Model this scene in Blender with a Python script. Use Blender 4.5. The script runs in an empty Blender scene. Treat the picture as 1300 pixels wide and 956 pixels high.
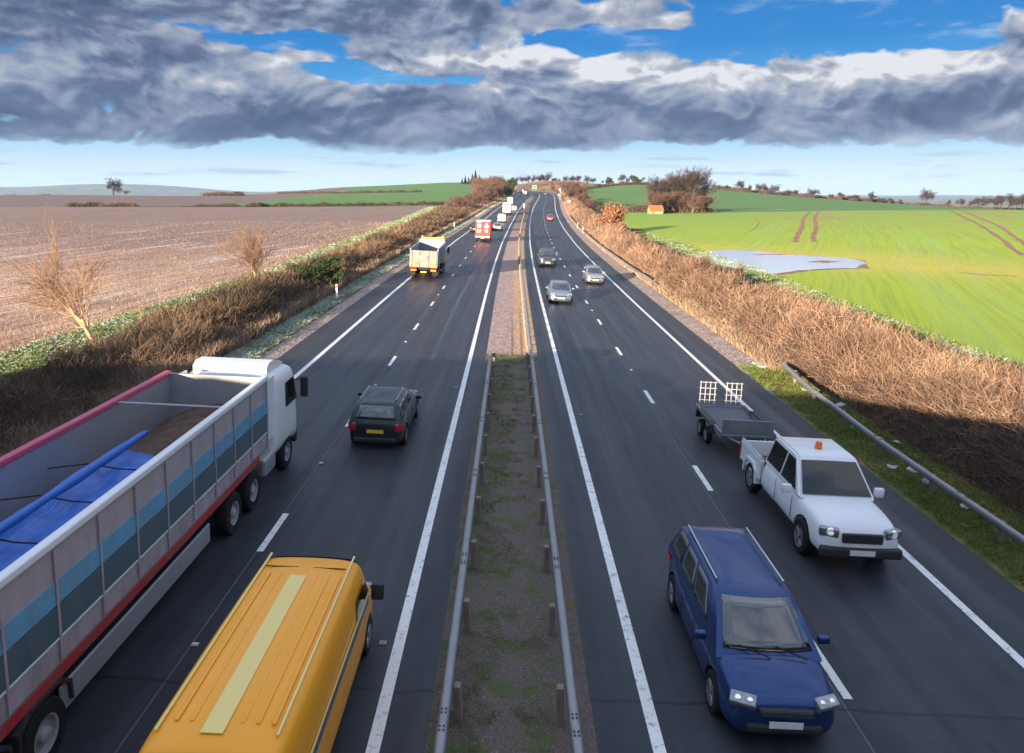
import bpy, bmesh, math, random
import numpy as np
from mathutils import Vector, Matrix, Euler
R = math.radians
PI = math.pi
sc = bpy.context.scene
col = sc.collection
rng = np.random.default_rng(7)
random.seed(5)

# ------------------------------------------------------------------ camera
cam_d = bpy.data.cameras.new('camera'); cam = bpy.data.objects.new('camera', cam_d); col.objects.link(cam)
cam.location = (0, 0, 8.25)
cam.rotation_euler = (R(90) - math.atan(193/950), 0, 0)
cam_d.sensor_fit = 'HORIZONTAL'; cam_d.sensor_width = 36; cam_d.lens = 36*950/1300
cam_d.shift_y = -45/1300
cam_d.clip_start = .1; cam_d.clip_end = 20000
sc.camera = cam

# ------------------------------------------------------------------ light
SUN_EL, SUN_AZ = R(9.7), R(32)          # light travels towards +Y, 32 degrees to the right
sun_d = bpy.data.lights.new('sun', 'SUN'); sun = bpy.data.objects.new('sun', sun_d); col.objects.link(sun)
sun_d.energy = 5.0; sun_d.angle = R(.5); sun_d.color = (1.0, .80, .58)
dirv = Vector((math.sin(SUN_AZ)*math.cos(SUN_EL), math.cos(SUN_AZ)*math.cos(SUN_EL), -math.sin(SUN_EL)))
sun.rotation_euler = dirv.to_track_quat('-Z', 'Y').to_euler()
sc.view_settings.view_transform = 'Standard'; sc.view_settings.look = 'None'
sc.view_settings.gamma = 1; sc.view_settings.use_curve_mapping = False
sc.view_settings.exposure = 2.06

# ------------------------------------------------------------------ sky
world = bpy.data.worlds.new('World'); sc.world = world; world.use_nodes = True
class NT:
    "tiny node helper"
    def __init__(s, tree): s.t = tree; s.n = tree.nodes; s.l = tree.links
    def new(s, kind, **kw):
        n = s.n.new(kind)
        for k, v in kw.items(): setattr(n, k, v)
        return n
    def put(s, sock, v):
        if v is None: return
        if isinstance(v, bpy.types.NodeSocket): s.l.new(v, sock)
        else: sock.default_value = v
    def math(s, op, a, b=None, c=None, clamp=False):
        n = s.new('ShaderNodeMath', operation=op, use_clamp=clamp)
        s.put(n.inputs[0], a); s.put(n.inputs[1], b)
        if c is not None: s.put(n.inputs[2], c)
        return n.outputs[0]
    def vmath(s, op, a, b=None):
        n = s.new('ShaderNodeVectorMath', operation=op); s.put(n.inputs[0], a); s.put(n.inputs[1], b)
        return n.outputs[0]
    def comb(s, x, y, z):
        n = s.new('ShaderNodeCombineXYZ'); s.put(n.inputs[0], x); s.put(n.inputs[1], y); s.put(n.inputs[2], z); return n.outputs[0]
    def sep(s, v):
        n = s.new('ShaderNodeSeparateXYZ'); s.put(n.inputs[0], v); return n.outputs
    def noise(s, v, scale, detail=4, rough=.55, dist=0, dim='3D', out=0, lac=2.0):
        n = s.new('ShaderNodeTexNoise', noise_dimensions=dim)
        s.put(n.inputs['Vector'], v); s.put(n.inputs['Scale'], scale); s.put(n.inputs['Detail'], detail)
        s.put(n.inputs['Roughness'], rough); s.put(n.inputs['Distortion'], dist); s.put(n.inputs['Lacunarity'], lac)
        return n.outputs[out]
    def voronoi(s, v, scale, out='Distance', feature='F1', rand=1):
        n = s.new('ShaderNodeTexVoronoi', feature=feature); s.put(n.inputs['Vector'], v); s.put(n.inputs['Scale'], scale)
        n.inputs['Randomness'].default_value = rand
        return n.outputs[out]
    def mix(s, f, a, b, mode='MIX'):
        n = s.new('ShaderNodeMix', data_type='RGBA', blend_type=mode)
        s.put(n.inputs[0], f); s.put(n.inputs[6], c4(a)); s.put(n.inputs[7], c4(b)); return n.outputs[2]
    def ramp(s, f, stops):
        n = s.new('ShaderNodeValToRGB'); e = n.color_ramp.elements
        while len(e) < len(stops): e.new(.5)
        for q, (p, c) in zip(e, stops): q.position = p; q.color = c4(c)
        s.put(n.inputs[0], f); return n.outputs[0]
    def mr(s, v, a, b, c=0, d=1, smooth=False):
        n = s.new('ShaderNodeMapRange'); n.interpolation_type = 'SMOOTHSTEP' if smooth else 'LINEAR'
        s.put(n.inputs[0], v); s.put(n.inputs[1], a); s.put(n.inputs[2], b); s.put(n.inputs[3], c); s.put(n.inputs[4], d)
        return n.outputs[0]
def c4(c):
    if isinstance(c, (tuple, list)) and len(c) == 3: return (*c, 1)
    if isinstance(c, (int, float)): return (c, c, c, 1)
    return c

SKY = .06
w = NT(world.node_tree); w.n.clear()
tc = w.new('ShaderNodeTexCoord').outputs['Generated']
gx, gy, gz = w.sep(tc)
zc = w.math('MAXIMUM', gz, .012)
skyn = w.new('ShaderNodeTexSky', sky_type='NISHITA', sun_disc=False)
skyn.sun_elevation = SUN_EL; skyn.sun_rotation = R(180) + SUN_AZ
skyn.air_density = 1.0; skyn.dust_density = .6; skyn.ozone_density = 2.5
w.put(skyn.inputs[0], w.comb(gx, gy, zc))
hs = w.new('ShaderNodeHueSaturation'); hs.inputs['Saturation'].default_value = 1.0
w.put(hs.inputs['Color'], skyn.outputs[0]); w.put(hs.inputs['Value'], w.mr(gz, 0.03, .25, 1.0, 1.0))
# azimuth and elevation of the direction looked at, in degrees
az = w.math('MULTIPLY', w.math('ARCTAN2', gx, gy), 57.2958)
el = w.math('MULTIPLY', w.math('ARCSINE', gz), 57.2958)
ES = 1.8
P0 = w.comb(az, w.math('MULTIPLY', el, ES), w.math('MULTIPLY', gy, .7))
warp = w.new('ShaderNodeTexNoise'); w.put(warp.inputs['Vector'], P0); warp.inputs['Scale'].default_value = .09; warp.inputs['Detail'].default_value = 3
wv = w.vmath('SCALE', w.vmath('SUBTRACT', warp.outputs[1], (.5, .5, .5))); wv.node.inputs[3].default_value = 6
P = w.vmath('ADD', P0, wv)
def blob(a, e, ra, re, amp):
    "a cloud mass (or a gap, amp<0) centred on azimuth a, elevation e"
    x = w.math('DIVIDE', w.math('SUBTRACT', azw, a), ra); y = w.math('DIVIDE', w.math('SUBTRACT', elw, e), re)
    r2 = w.math('ADD', w.math('MULTIPLY', x, x), w.math('MULTIPLY', y, y))
    return w.math('MULTIPLY', w.math('EXPONENT', w.math('MULTIPLY', r2, -1.0)), amp)
sx_, sy_, sz_ = w.sep(wv)
azw = w.math('ADD', az, w.math('MULTIPLY', sx_, .5)); elw = w.math('ADD', el, w.math('MULTIPLY', sy_, .25))
MASS = [  # az, el, ra, re, amount : cloud masses (+) and gaps (-) of this sky
 (-22, 7.8, 16, 4.2, .40), (-8, 5.6, 14, 2.2, .42), (12, 5.4, 22, 1.8, .34), (30, 5.6, 10, 2.3, .45), (-15, 11.8, 16, 2.0, .42),
 (-.5, 8.9, 6.5, 1.3, .5), (9, 7.3, 6, 1.5, .42), (22.5, 7.3, 5.0, 1.7, .55), (31, 7.0, 4, 1.5, .45), (-2, 11.9, 9, 1.0, .35), (10, 11.6, 4, .7, .2),
 (-16.5, 9.7, 4.2, 1.0, -.85), (-11, 7.7, 7.5, .8, -1.15), (-8, 10.3, 6, .5, -.45), (5.5, 10.6, 5, .8, -.75), (4.5, 10.4, 5, .5, -.35), (-1.6, 12.8, 2.0, .5, -.5), (-22, 10.3, 3, .6, -.45),
 (24, 11.0, 14, 2.3, -.75), (13, 9.6, 3.5, .9, -.3), (20, 4.0, 2.2, .4, -.1)]
GLOW = [  # az, el, ra, re, amount : the billows that catch the sun
 (-3.5, 9.1, 3.4, .8, 1.1), (2.5, 9.5, 3.6, 1.0, 1.2), (8, 8.0, 3.4, 1.0, 1.1), (12.5, 7.6, 3, .6, .55), (19.5, 7.3, 2.6, .9, .8), (24.5, 7.8, 3, 1.3, 1.05), (31, 7.6, 3.2, .75, .9), (-26.5, 7.0, 2.6, .5, .5), (-21, 7.0, 2.2, .45, .45), (-4, 6.6, 5, .9, .2),
 (15, 6.9, 5, .8, .35), (-17, 8.4, 3.5, .5, .25), (25, 3.7, 5, .4, .38), (-9, 8.2, 3, .6, .25), (11, 11.4, 3, .6, .25), (33, 4.4, 3, .35, .3)]
azw, elw, _z = w.sep(P); elw = w.math('DIVIDE', elw, ES)
bel = w.math('ADD', el, w.math('MULTIPLY', w.math('SUBTRACT', w.noise(P0, .16, 6, .62), .5), 2.6))
B0 = w.math('ADD', w.mr(bel, 2.1, 3.5, -.85, .05, True), w.mr(elw, 11, 30, 0, .12))
for m in MASS: B0 = w.math('ADD', B0, blob(*m))
G0 = None
for m in GLOW: G0 = blob(*m) if G0 is None else w.math('ADD', G0, blob(*m))
def puffs(v, det=6):
    n1 = w.noise(v, .15, det, .47)
    n2 = w.noise(w.vmath('ADD', v, (30, 7, 1)), .40, det - 1, .44)
    # rounded heads: the folded noise has creases between billows
    n2 = w.math('SUBTRACT', .22, w.math('ABSOLUTE', w.math('SUBTRACT', n2, .5)))
    return w.math('ADD', w.math('MULTIPLY', w.math('SUBTRACT', n1, .5), 1.55), w.math('MULTIPLY', n2, .8))
p0 = puffs(P); p1 = puffs(w.vmath('ADD', P, (-.6, 2.6, 0)), 3); p2 = puffs(w.vmath('ADD', P, (-.25, .8, 0)), 5)
D0 = w.math('ADD', B0, w.math('MULTIPLY', p0, 1.6))
elw = el
cover = w.math('MULTIPLY', w.mr(D0, .0, .26, 0, 1, True), w.mr(bel, 2.35, 3.45, 0, 1, True))
lit = w.math('ADD', w.math('MULTIPLY', w.math('SUBTRACT', p0, p1), .66), w.math('MULTIPLY', w.math('SUBTRACT', p0, p2), 1.35))
lit = w.math('MULTIPLY', lit, w.mr(el, 3.0, 7.5, .55, 1.0))
lit = w.math('ADD', lit, w.math('MULTIPLY', G0, w.mr(p0, -.26, .30, .10, .85)))
lit = w.math('ADD', lit, w.mr(D0, .15, .8, .16, -.04))
lit = w.math('ADD', lit, w.mr(az, -22, 15, -.02, .08))
lit = w.math('ADD', lit, w.mr(el, 3.2, 7.0, -.12, .03))
K = 1.0
ccol = w.ramp(w.math('ADD', lit, .345, clamp=True), [(0, (.066, .102, .195)), (.28, (.120, .165, .285)), (.52, (.26, .315, .44)), (.8, (.46, .49, .56)), (1, (.76, .77, .81))])
# thin streaks low over the horizon and wisps in the blue
Pst = w.comb(w.math('MULTIPLY', az, .22), w.math('MULTIPLY', el, 2.6), 0)
st = w.noise(Pst, .55, 5, .6)
stm = w.math('MULTIPLY', w.mr(st, .52, .66, 0, .75, True), w.math('MULTIPLY', w.mr(el, .2, 1.0, 0, 1, True), w.mr(el, 2.0, 2.6, 1, 0, True)))
wp = w.noise(w.comb(w.math('MULTIPLY', az, .5), w.math('MULTIPLY', el, 2.2), 3.), .35, 7, .62)
wpm = w.math('MULTIPLY', w.mr(wp, .52, .76, 0, .5, True), w.mr(el, 6, 9, 0, 1, True))
# clear air: deep blue above, pale cyan-white over the horizon
blue = w.ramp(w.math('DIVIDE', w.math('MAXIMUM', el, 0), 20.0), [(0, (.80, .89, .94)), (.07, (.66, .82, .93)), (.14, (.44, .69, .90)), (.30, (.07, .38, .76)), (.50, (.0, .20, .60)), (1, (.0, .12, .44))])
base = w.mix(.94, w.mix(1.0, hs.outputs[0], (SKY*4, SKY*4, SKY*4), 'MULTIPLY'), blue)
base = w.mix(stm, base, (.40, .50, .64))
base = w.mix(wpm, base, (.55, .68, .82))
skyc = w.mix(w.mr(el, 17, 34, 0, 1, True), w.mix(cover, base, ccol), w.mix(w.mr(w.noise(P0, .05, 4, .5), .4, .6), (.42, .58, .92), (1.0, 1.08, 1.25)))  # high sky above the view is brightened to lift the ambient light
bg = w.new('ShaderNodeBackground'); w.put(bg.inputs[0], w.mix(1.0, skyc, (1/SKY*.25,)*3, 'MULTIPLY')); bg.inputs[1].default_value = SKY
out = w.new('ShaderNodeOutputWorld'); w.l.new(bg.outputs[0], out.inputs[0])
world.cycles.sampling_method = 'MANUAL'; world.cycles.sample_map_resolution = 1024
# ---- shared shape of the land (metres; X right, Y along the road, Z up) ----
CAM_H = 8.25
PITCH = math.atan(193/950)
_PY=np.array([-200,0,110,150,195,257,355,430,520,700,1200.]); _PZ=np.array([0,0,0,.12,.65,2.1,4.2,5.5,6.4,7.5,8.])
_SY=np.array([-200,0,60,85,117,164,195,225,257,305,365,430,460,490,520,550,580,620,700.])
_SX=np.array([0,0,0,.15,.55,1.6,2.55,3.6,5.0,7.6,10.8,13.3,13.4,12,8.2,1.5,-8,-26,-70.])
def _smooth(xs, ys, w=12):
    g=np.arange(xs[0], xs[-1]+1, 1.0); v=np.interp(g, xs, ys)
    k=np.hanning(2*w+3)[1:-1]; k/=k.sum()
    vp=np.pad(v,(w,w),mode='reflect',reflect_type='odd')
    return g, np.convolve(vp,k,mode='valid')[:len(g)]
_gP,_vP=_smooth(_PY,_PZ,25); _gS,_vS=_smooth(_SY,_SX,12)
def prof(Y): return np.interp(Y,_gP,_vP)
def S(Y): return np.interp(Y,_gS,_vS)
def cf(Y): return np.interp(Y,[0,120,300],[.05,.05,0])
def roadz(X,Y): return prof(Y)-cf(Y)*(X-S(Y))
_d=lambda px,py:(( px-650)/950., math.cos(PITCH)-(py-433)/950.*math.sin(PITCH), -math.sin(PITCH)-(py-433)/950.*math.cos(PITCH))
_ctl=[  # X, Y, Z heights of the land away from the road
 (-18,-60,.3),(-18,30,.3),(-20,100,.25),(-60,0,.3),(-60,80,.3),(-60,160,.3),(-150,0,.3),(-150,120,.3),(-150,250,.3),(-60,260,.2),(-300,60,.3),(-300,250,.2),(-25,180,.3),
 (-235,343,.3),(-180,343,.3),(-115,340,.2),(-60,340,.4),(-410,600,3.2),(-319,600,3.4),(-221,600,3.0),(-500,450,1.5),
 (-240,750,.9),(-195,750,7.9),(-117,750,11.8),(-53,750,14.6),(-28,740,13.5),(-110,420,.5),(-66,420,.6),(-30,430,1.6),(-55,520,4.5),(-130,600,5.),
 (25,640,13.5),(45,610,13.),(24,570,7.2),(0,650,12),(42,500,6.6),(48,580,9.5),
 (38,330,.7),(60,330,.2),(64,560,8.0),(100,560,8.8),(60,650,11.3),(115,650,12),(20,900,12),(-100,1000,8),(100,1000,8),
 (153,560,7.4),(202,560,3.5),(256,560,-.4),(320,560,-5.3),(383,560,-7),(200,800,-8),(350,800,-16),
 (70,255,.3),(118,270,.9),(185,270,.9),(300,270,1.0),(43,240,.2),(150,340,-1.2),(260,340,-3),
 (28,0,-1),(30,60,-1),(34,90,-1),(60,90,-1),(60,50,-1),(100,90,-1),(32,130,-.7),(60,150,-.4),(150,150,.2),(140,60,-.9),(250,150,1.),(200,20,-.8),(32,180,-.3),(60,200,.2),
 (-600,1300,-6),(600,1300,-40),(0,1500,0),(-800,200,0),(600,200,-6),(600,-60,-2),(-600,-60,0),(-400,1000,-3),(400,1100,-32)]
_C=np.array(_ctl,float)
def _phi(r2): return .5*r2*np.log(r2+1e-9)
def _tps():
    P=_C[:,:2]/100.; n=len(P)
    r2=((P[:,None]-P[None])**2).sum(-1)
    K=_phi(r2)+np.eye(n)*.002
    A=np.zeros((n+3,n+3)); A[:n,:n]=K; A[:n,n]=1; A[:n,n+1:]=P; A[n,:n]=1; A[n+1:,:n]=P.T
    return np.linalg.solve(A,np.r_[_C[:,2],0,0,0])
_W=_tps()
def land(X,Y):
    X=np.asarray(X,float); Y=np.asarray(Y,float)
    Xc=np.clip(X,-800,800)/100.; Yc=np.clip(Y,-60,1400)/100.
    out=_W[-3]+_W[-2]*Xc+_W[-1]*Yc
    for (a,b,_),w in zip(_ctl,_W[:-3]): out=out+w*_phi((Xc-a/100)**2+(Yc-b/100)**2)
    # pond hollow is level
    e=((X-62)/45)**2+((Y-90)/34)**2
    k=np.clip(1.6-e,0,1); k=k*k*(3-2*k)
    return out*(1-k)+(-1.0)*k
def T(X,Y):
    X=np.asarray(X,float); Y=np.asarray(Y,float)
    u=X-S(Y); r=roadz(S(Y)+np.clip(u,-12,12),Y)
    L=land(X,Y); wid=np.interp(Y,[0,150,260,350],[7,7,12,16])
    k=np.clip((np.abs(u)-12.3)/wid,0,1); k=k*k*(3-2*k)
    k=np.where(Y>590,np.clip(k,(Y-590)/30,1),k) if True else k
    return r*(1-k)+L*k
# ------------------------------------------------------------------ object helpers
def tag(o, label=None, cat=None, group=None, kind=None):
    if label: o['label'] = label
    if cat: o['category'] = cat
    if group: o['group'] = group
    if kind: o['kind'] = kind
    return o
def empty(name, loc=(0, 0, 0), rot=(0, 0, 0), **k):
    o = bpy.data.objects.new(name, None); col.objects.link(o); o.location = loc; o.rotation_euler = rot
    o.empty_display_size = .3
    return tag(o, **k)
def link(name, me, mats=(), parent=None, smooth=False, **k):
    o = bpy.data.objects.new(name, me); col.objects.link(o)
    for m in (mats if isinstance(mats, (list, tuple)) else [mats]): me.materials.append(m)
    if parent: o.parent = parent
    if smooth: me.polygons.foreach_set('use_smooth', [True]*len(me.polygons))
    return tag(o, **k)
def np_mesh(name, V, F, attrs=None):
    "V (n,3); F (m,3 or 4) int; attrs name -> per-vertex floats or (n,3) colours"
    me = bpy.data.meshes.new(name); V = np.ascontiguousarray(V, np.float32); F = np.ascontiguousarray(F, np.int32)
    k = F.shape[1]
    me.vertices.add(len(V)); me.vertices.foreach_set('co', V.ravel())
    me.loops.add(F.size); me.loops.foreach_set('vertex_index', F.ravel())
    me.polygons.add(len(F)); me.polygons.foreach_set('loop_start', np.arange(0, F.size, k, dtype=np.int32))
    for an, av in (attrs or {}).items():
        av = np.asarray(av, np.float32)
        if av.ndim == 1: a = me.attributes.new(an, 'FLOAT', 'POINT'); a.data.foreach_set('value', av)
        else:
            a = me.attributes.new(an, 'FLOAT_VECTOR', 'POINT'); a.data.foreach_set('vector', av.ravel())
    me.update(calc_edges=True); me.validate()
    return me
class MB:
    "collects simple solids into one mesh"
    def __init__(s): s.bm = bmesh.new(); s.mi = 0
    def _mi(s, fs):
        for f in fs: f.material_index = s.mi
    def box(s, c, d, rot=None, bev=0, seg=2, taper=None):
        r = bmesh.ops.create_cube(s.bm, size=1); vs = r['verts']
        for v in vs:
            v.co = Vector((v.co.x*d[0], v.co.y*d[1], v.co.z*d[2]))
            if taper and v.co.z > 0: v.co.x *= taper[0]; v.co.y *= taper[1]
        if rot: bmesh.ops.rotate(s.bm, verts=vs, cent=(0, 0, 0), matrix=Euler(rot).to_matrix())
        bmesh.ops.translate(s.bm, verts=vs, vec=c)
        fs = list({f for v in vs for f in v.link_faces}); s._mi(fs)
        if bev:
            es = list({e for v in vs for e in v.link_edges})
            r = bmesh.ops.bevel(s.bm, geom=es, offset=bev, segments=seg, affect='EDGES', profile=.5); s._mi(r['faces'])
        return s
    def quad(s, pts):
        vs = [s.bm.verts.new(p) for p in pts]; f = s.bm.faces.new(vs); f.material_index = s.mi; return s
    def prism(s, poly, x0, x1, axis='x'):
        "poly of 2D points (a,b) swept between x0 and x1 along an axis"
        def P(t, a, b): return {'x': (t, a, b), 'y': (a, t, b), 'z': (a, b, t)}[axis]
        A = [s.bm.verts.new(P(x0, *p)) for p in poly]; B = [s.bm.verts.new(P(x1, *p)) for p in poly]; n = len(poly)
        fs = [s.bm.faces.new(A[::-1]), s.bm.faces.new(B)]
        for i in range(n): fs.append(s.bm.faces.new([A[i], A[(i+1) % n], B[(i+1) % n], B[i]]))
        s._mi(fs); return s
    def cyl(s, a, b, r0, r1=None, n=12, caps=True):
        a = Vector(a); b = Vector(b); r1 = r0 if r1 is None else r1
        d = (b-a).normalized(); t = d.orthogonal().normalized(); u = d.cross(t)
        A = [s.bm.verts.new(a+(t*math.cos(q)+u*math.sin(q))*r0) for q in [2*PI*i/n for i in range(n)]]
        B = [s.bm.verts.new(b+(t*math.cos(q)+u*math.sin(q))*r1) for q in [2*PI*i/n for i in range(n)]]
        fs = [s.bm.faces.new([A[i], A[(i+1) % n], B[(i+1) % n], B[i]]) for i in range(n)]
        if caps: fs += [s.bm.faces.new(A[::-1]), s.bm.faces.new(B)]
        s._mi(fs); return s
    def lathe(s, prof_, n=24, axis='x', c=(0, 0, 0), caps=True):
        "prof_ of (r, t): ring radius r at t along the axis"
        rings = []
        for r, t in prof_:
            ring = []
            for i in range(n):
                q = 2*PI*i/n; p = (t, r*math.cos(q), r*math.sin(q)) if axis == 'x' else (r*math.cos(q), r*math.sin(q), t)
                ring.append(s.bm.verts.new((p[0]+c[0], p[1]+c[1], p[2]+c[2])))
            rings.append(ring)
        fs = []
        for A, B in zip(rings, rings[1:]):
            fs += [s.bm.faces.new([A[i], A[(i+1) % n], B[(i+1) % n], B[i]]) for i in range(n)]
        if caps: fs += [s.bm.faces.new(rings[0][::-1]), s.bm.faces.new(rings[-1])]
        s._mi(fs); return s
    def mesh(s, name='m'):
        bmesh.ops.recalc_face_normals(s.bm, faces=s.bm.faces[:])
        me = bpy.data.meshes.new(name); s.bm.to_mesh(me); s.bm.free(); return me
    def build(s, name, mats, parent=None, smooth=False, **k):
        me = s.mesh(name)
        o = link(name, me, mats, parent, smooth, **k)
        if smooth:
            try: me.set_sharp_from_angle(angle=R(35))
            except Exception: pass
        return o

# ------------------------------------------------------------------ materials
def mat(name, base=(.5, .5, .5), rough=.6, metal=0, coat=0, spec=.5, fn=None, emit=None):
    m = bpy.data.materials.new(name); m.use_nodes = True; t = NT(m.node_tree)
    b = t.n['Principled BSDF']
    b.inputs['Base Color'].default_value = c4(base); b.inputs['Roughness'].default_value = rough
    b.inputs['Metallic'].default_value = metal; b.inputs['Coat Weight'].default_value = coat
    b.inputs['Coat Roughness'].default_value = .05
    b.inputs['Specular IOR Level'].default_value = spec
    if emit: b.inputs['Emission Color'].default_value = c4(emit[0]); b.inputs['Emission Strength'].default_value = emit[1]
    if fn: fn(t, b)
    return m
def bump(t, b, h, dist=.02, strength=.6):
    n = t.new('ShaderNodeBump'); n.inputs['Distance'].default_value = dist; n.inputs['Strength'].default_value = strength
    t.put(n.inputs['Height'], h); t.l.new(n.outputs[0], b.inputs['Normal'])
def geo(t): return t.new('ShaderNodeNewGeometry').outputs['Position']
def attr(t, name, o=2): return t.new('ShaderNodeAttribute', attribute_name=name).outputs[o]   # 2 = Fac, 1 = Vector
def uv(t): return t.sep(attr(t, 'uY', 1))

def asphalt(t, b):
    p = geo(t); u, Y, _ = uv(t)
    fine = t.noise(p, 38, 3, .7); mid = t.noise(p, 1.1, 5, .6)
    along = t.comb(t.math('MULTIPLY', u, 1.0), t.math('MULTIPLY', Y, .035), 0)
    st = t.noise(along, 1.6, 5, .6)
    c = t.ramp(mid, [(.25, (.018, .021, .028)), (.75, (.031, .036, .046))])
    c = t.mix(t.mr(st, .42, .68, 0, .55), c, (.050, .056, .068))
    # wheel tracks polished paler, oil line darker
    lane = t.math('PINGPONG', t.math('ADD', t.math('ABSOLUTE', u), 1.55), 1.83)
    tr = t.math('MULTIPLY', t.mr(lane, .65, .95, 0, 1, True), t.mr(lane, .95, 1.3, 1, 0, True))
    c = t.mix(t.math('MULTIPLY', tr, .30), c, (.058, .064, .078))
    c = t.mix(t.mr(t.voronoi(p, 55), .05, .28, .45, 0), c, (.10, .108, .125))
    # salt bleached rib on the second lane
    rib = t.math('MULTIPLY', t.mr(t.math('ABSOLUTE', t.math('ADD', u, t.math('ADD', 3.9, t.mr(t.noise(along, .8, 3), 0, 1, -.25, .25)))), 0, .22, 1, 0, True), t.mr(t.noise(t.vmath('MULTIPLY', p, (3, .6, 1)), 2.2, 7, .75), .40, .75, 0, 1))
    c = t.mix(t.math('MULTIPLY', rib, t.math('MULTIPLY', t.mr(Y, 28, 60, 0, .6), t.mr(Y, 75, 110, 1, .2))), c, (.30, .34, .40))
    jn = t.math('MINIMUM', t.math('ABSOLUTE', t.math('ADD', u, 5.72)), t.math('ABSOLUTE', t.math('SUBTRACT', u, 5.60)))
    c = t.mix(t.mr(jn, .008, .022, .55, 0), c, (.16, .165, .18)); c = t.mix(t.mr(t.math('ABSOLUTE', t.math('SUBTRACT', jn, .05)), .0, .03, .5, 0), c, (.02, .022, .026))
    seam = t.math('ABSOLUTE', t.math('SUBTRACT', t.math('PINGPONG', t.math('ADD', Y, t.mr(t.noise(p, 1.5, 3), 0, 1, -.12, .12)), 23.0), 11.0))
    c = t.mix(t.mr(seam, .02, .05, .7, 0), c, (.010, .011, .013))
    oil = t.noise(t.vmath('MULTIPLY', p, (1, .4, 1)), 1.7, 4, .6)
    c = t.mix(t.mr(oil, .64, .74, 0, .6), c, (.010, .011, .013))
    wet = t.noise(t.comb(t.math('MULTIPLY', u, .5), t.math('MULTIPLY', Y, .09), 4), .9, 5, .65)
    c = t.mix(t.mr(wet, .5, .72, 0, .4), c, (.012, .014, .019))
    t.put(b.inputs['Base Color'], c)
    t.put(b.inputs['Roughness'], t.mr(t.noise(along, 2.1, 4), .3, .7, .36, .56))
    bump(t, b, fine, .006, .5)
M_asphalt = mat('asphalt', fn=asphalt, spec=.28)
M_shoulder = mat('new_asphalt', fn=lambda t, b: (t.put(b.inputs['Base Color'], t.ramp(t.noise(geo(t), 2.0, 6, .7), [(.3, (.016, .018, .024)), (.75, (.034, .038, .048))])), bump(t, b, t.noise(geo(t), 40, 3, .7), .008, .6)), rough=.7)
def paint(t, b):
    p = geo(t); n = t.noise(p, 7, 6, .75)
    t.put(b.inputs['Base Color'], t.mix(t.mr(n, .54, .66, 0, .85), t.mix(t.noise(p, 1.2, 3), (.62, .62, .60), (.80, .80, .78)), (.12, .12, .13)))
    bump(t, b, n, .004, .5)
M_paint = mat('road_paint', rough=.6, fn=paint)
def gravel(t, b):
    p = geo(t); u, Y, _ = uv(t)
    v = t.voronoi(p, 14, 'Color'); d = t.voronoi(p, 14)
    s = t.sep(v)[0]
    pink = t.ramp(s, [(0, (.13, .085, .085)), (.5, (.30, .21, .20)), (1, (.50, .40, .37))])
    ora = t.ramp(s, [(0, (.22, .12, .05)), (.5, (.44, .28, .14)), (1, (.58, .44, .28))])
    # the half nearer the right rail is rusty and sandy
    c = t.mix(t.mr(t.math('ADD', u, t.mr(t.noise(p, .5, 3), 0, 1, -.5, .5)), -.1, .35, 0, .85, True), pink, ora)
    l1 = t.mr(t.math('ABSOLUTE', t.math('SUBTRACT', u, .02)), .02, .10, .9, 0); l2 = t.mr(t.math('ABSOLUTE', t.math('SUBTRACT', u, .52)), .02, .10, .9, 0)
    c = t.mix(t.math('MULTIPLY', t.math('MAXIMUM', l1, l2), t.mr(t.math('ADD', Y, t.mr(t.noise(p, .4, 2), 0, 1, -8, 8)), 36, 58, 1, 0)), c, (.16, .075, .03))
    c = t.mix(t.mr(Y, 120, 200, 0, 1), c, (.11, .09, .075))
    t.put(b.inputs['Base Color'], c); bump(t, b, d, .05, 1)
M_gravel = mat('median_gravel', rough=.9, fn=gravel)
def soil(t, b):
    p = geo(t)
    g = t.noise(p, 1.4, 6, .65); f = t.noise(p, 24, 4, .7)
    c = t.ramp(f, [(.3, (.07, .055, .046)), (.6, (.16, .125, .11)), (.75, (.34, .30, .29))])
    c = t.mix(t.mr(g, .5, .62, 0, .75), c, t.mix(f, (.04, .07, .012), (.10, .14, .03)))
    c = t.mix(t.mr(t.voronoi(p, 9), .0, .10, .8, 0), c, (.36, .34, .34))
    t.put(b.inputs['Base Color'], c); bump(t, b, f, .05, .9)
M_soil = mat('median_soil', rough=.95, fn=soil)
def verge_gravel(t, b):
    p = geo(t); s = t.sep(t.voronoi(p, 11, 'Color'))[0]
    c = t.ramp(s, [(0, (.12, .085, .08)), (.5, (.27, .20, .18)), (1, (.52, .44, .41))])
    c = t.mix(t.mr(t.noise(p, .8, 4), .50, .64, 0, .7), c, (.20, .135, .075))
    t.put(b.inputs['Base Color'], c); bump(t, b, t.voronoi(p, 11), .06, 1)
M_vgravel = mat('verge_gravel', rough=.9, fn=verge_gravel)
def verge_grass(t, b, frost=.5, dry=.5):
    p = geo(t); u, Y, _ = uv(t)
    a = t.noise(p, 1.3, 6, .65); f = t.noise(t.vmath('MULTIPLY', p, (1, .45, 1)), 9, 5, .7); q = t.noise(t.vmath('MULTIPLY', p, (1, .3, 1)), .9, 5, .7)
    c = t.mix(f, (.035, .06, .012), (.12, .17, .035))
    c = t.mix(t.mr(a, .60 - .2*dry, .72 - .2*dry, 0, .8), c, t.mix(f, (.16, .10, .045), (.34, .22, .11)))
    c = t.mix(t.math('MULTIPLY', t.mr(q, .66 - .25*frost, .76 - .25*frost, 0, .85), t.mr(Y, 30, 45, .12, 1)), c, t.mix(f, (.38, .48, .50), (.66, .74, .78)))
    t.put(b.inputs['Base Color'], c); bump(t, b, f, .12, 1)
M_verge = mat('verge_grass', rough=.9, fn=lambda t, b: verge_grass(t, b, .35, .6))
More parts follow.
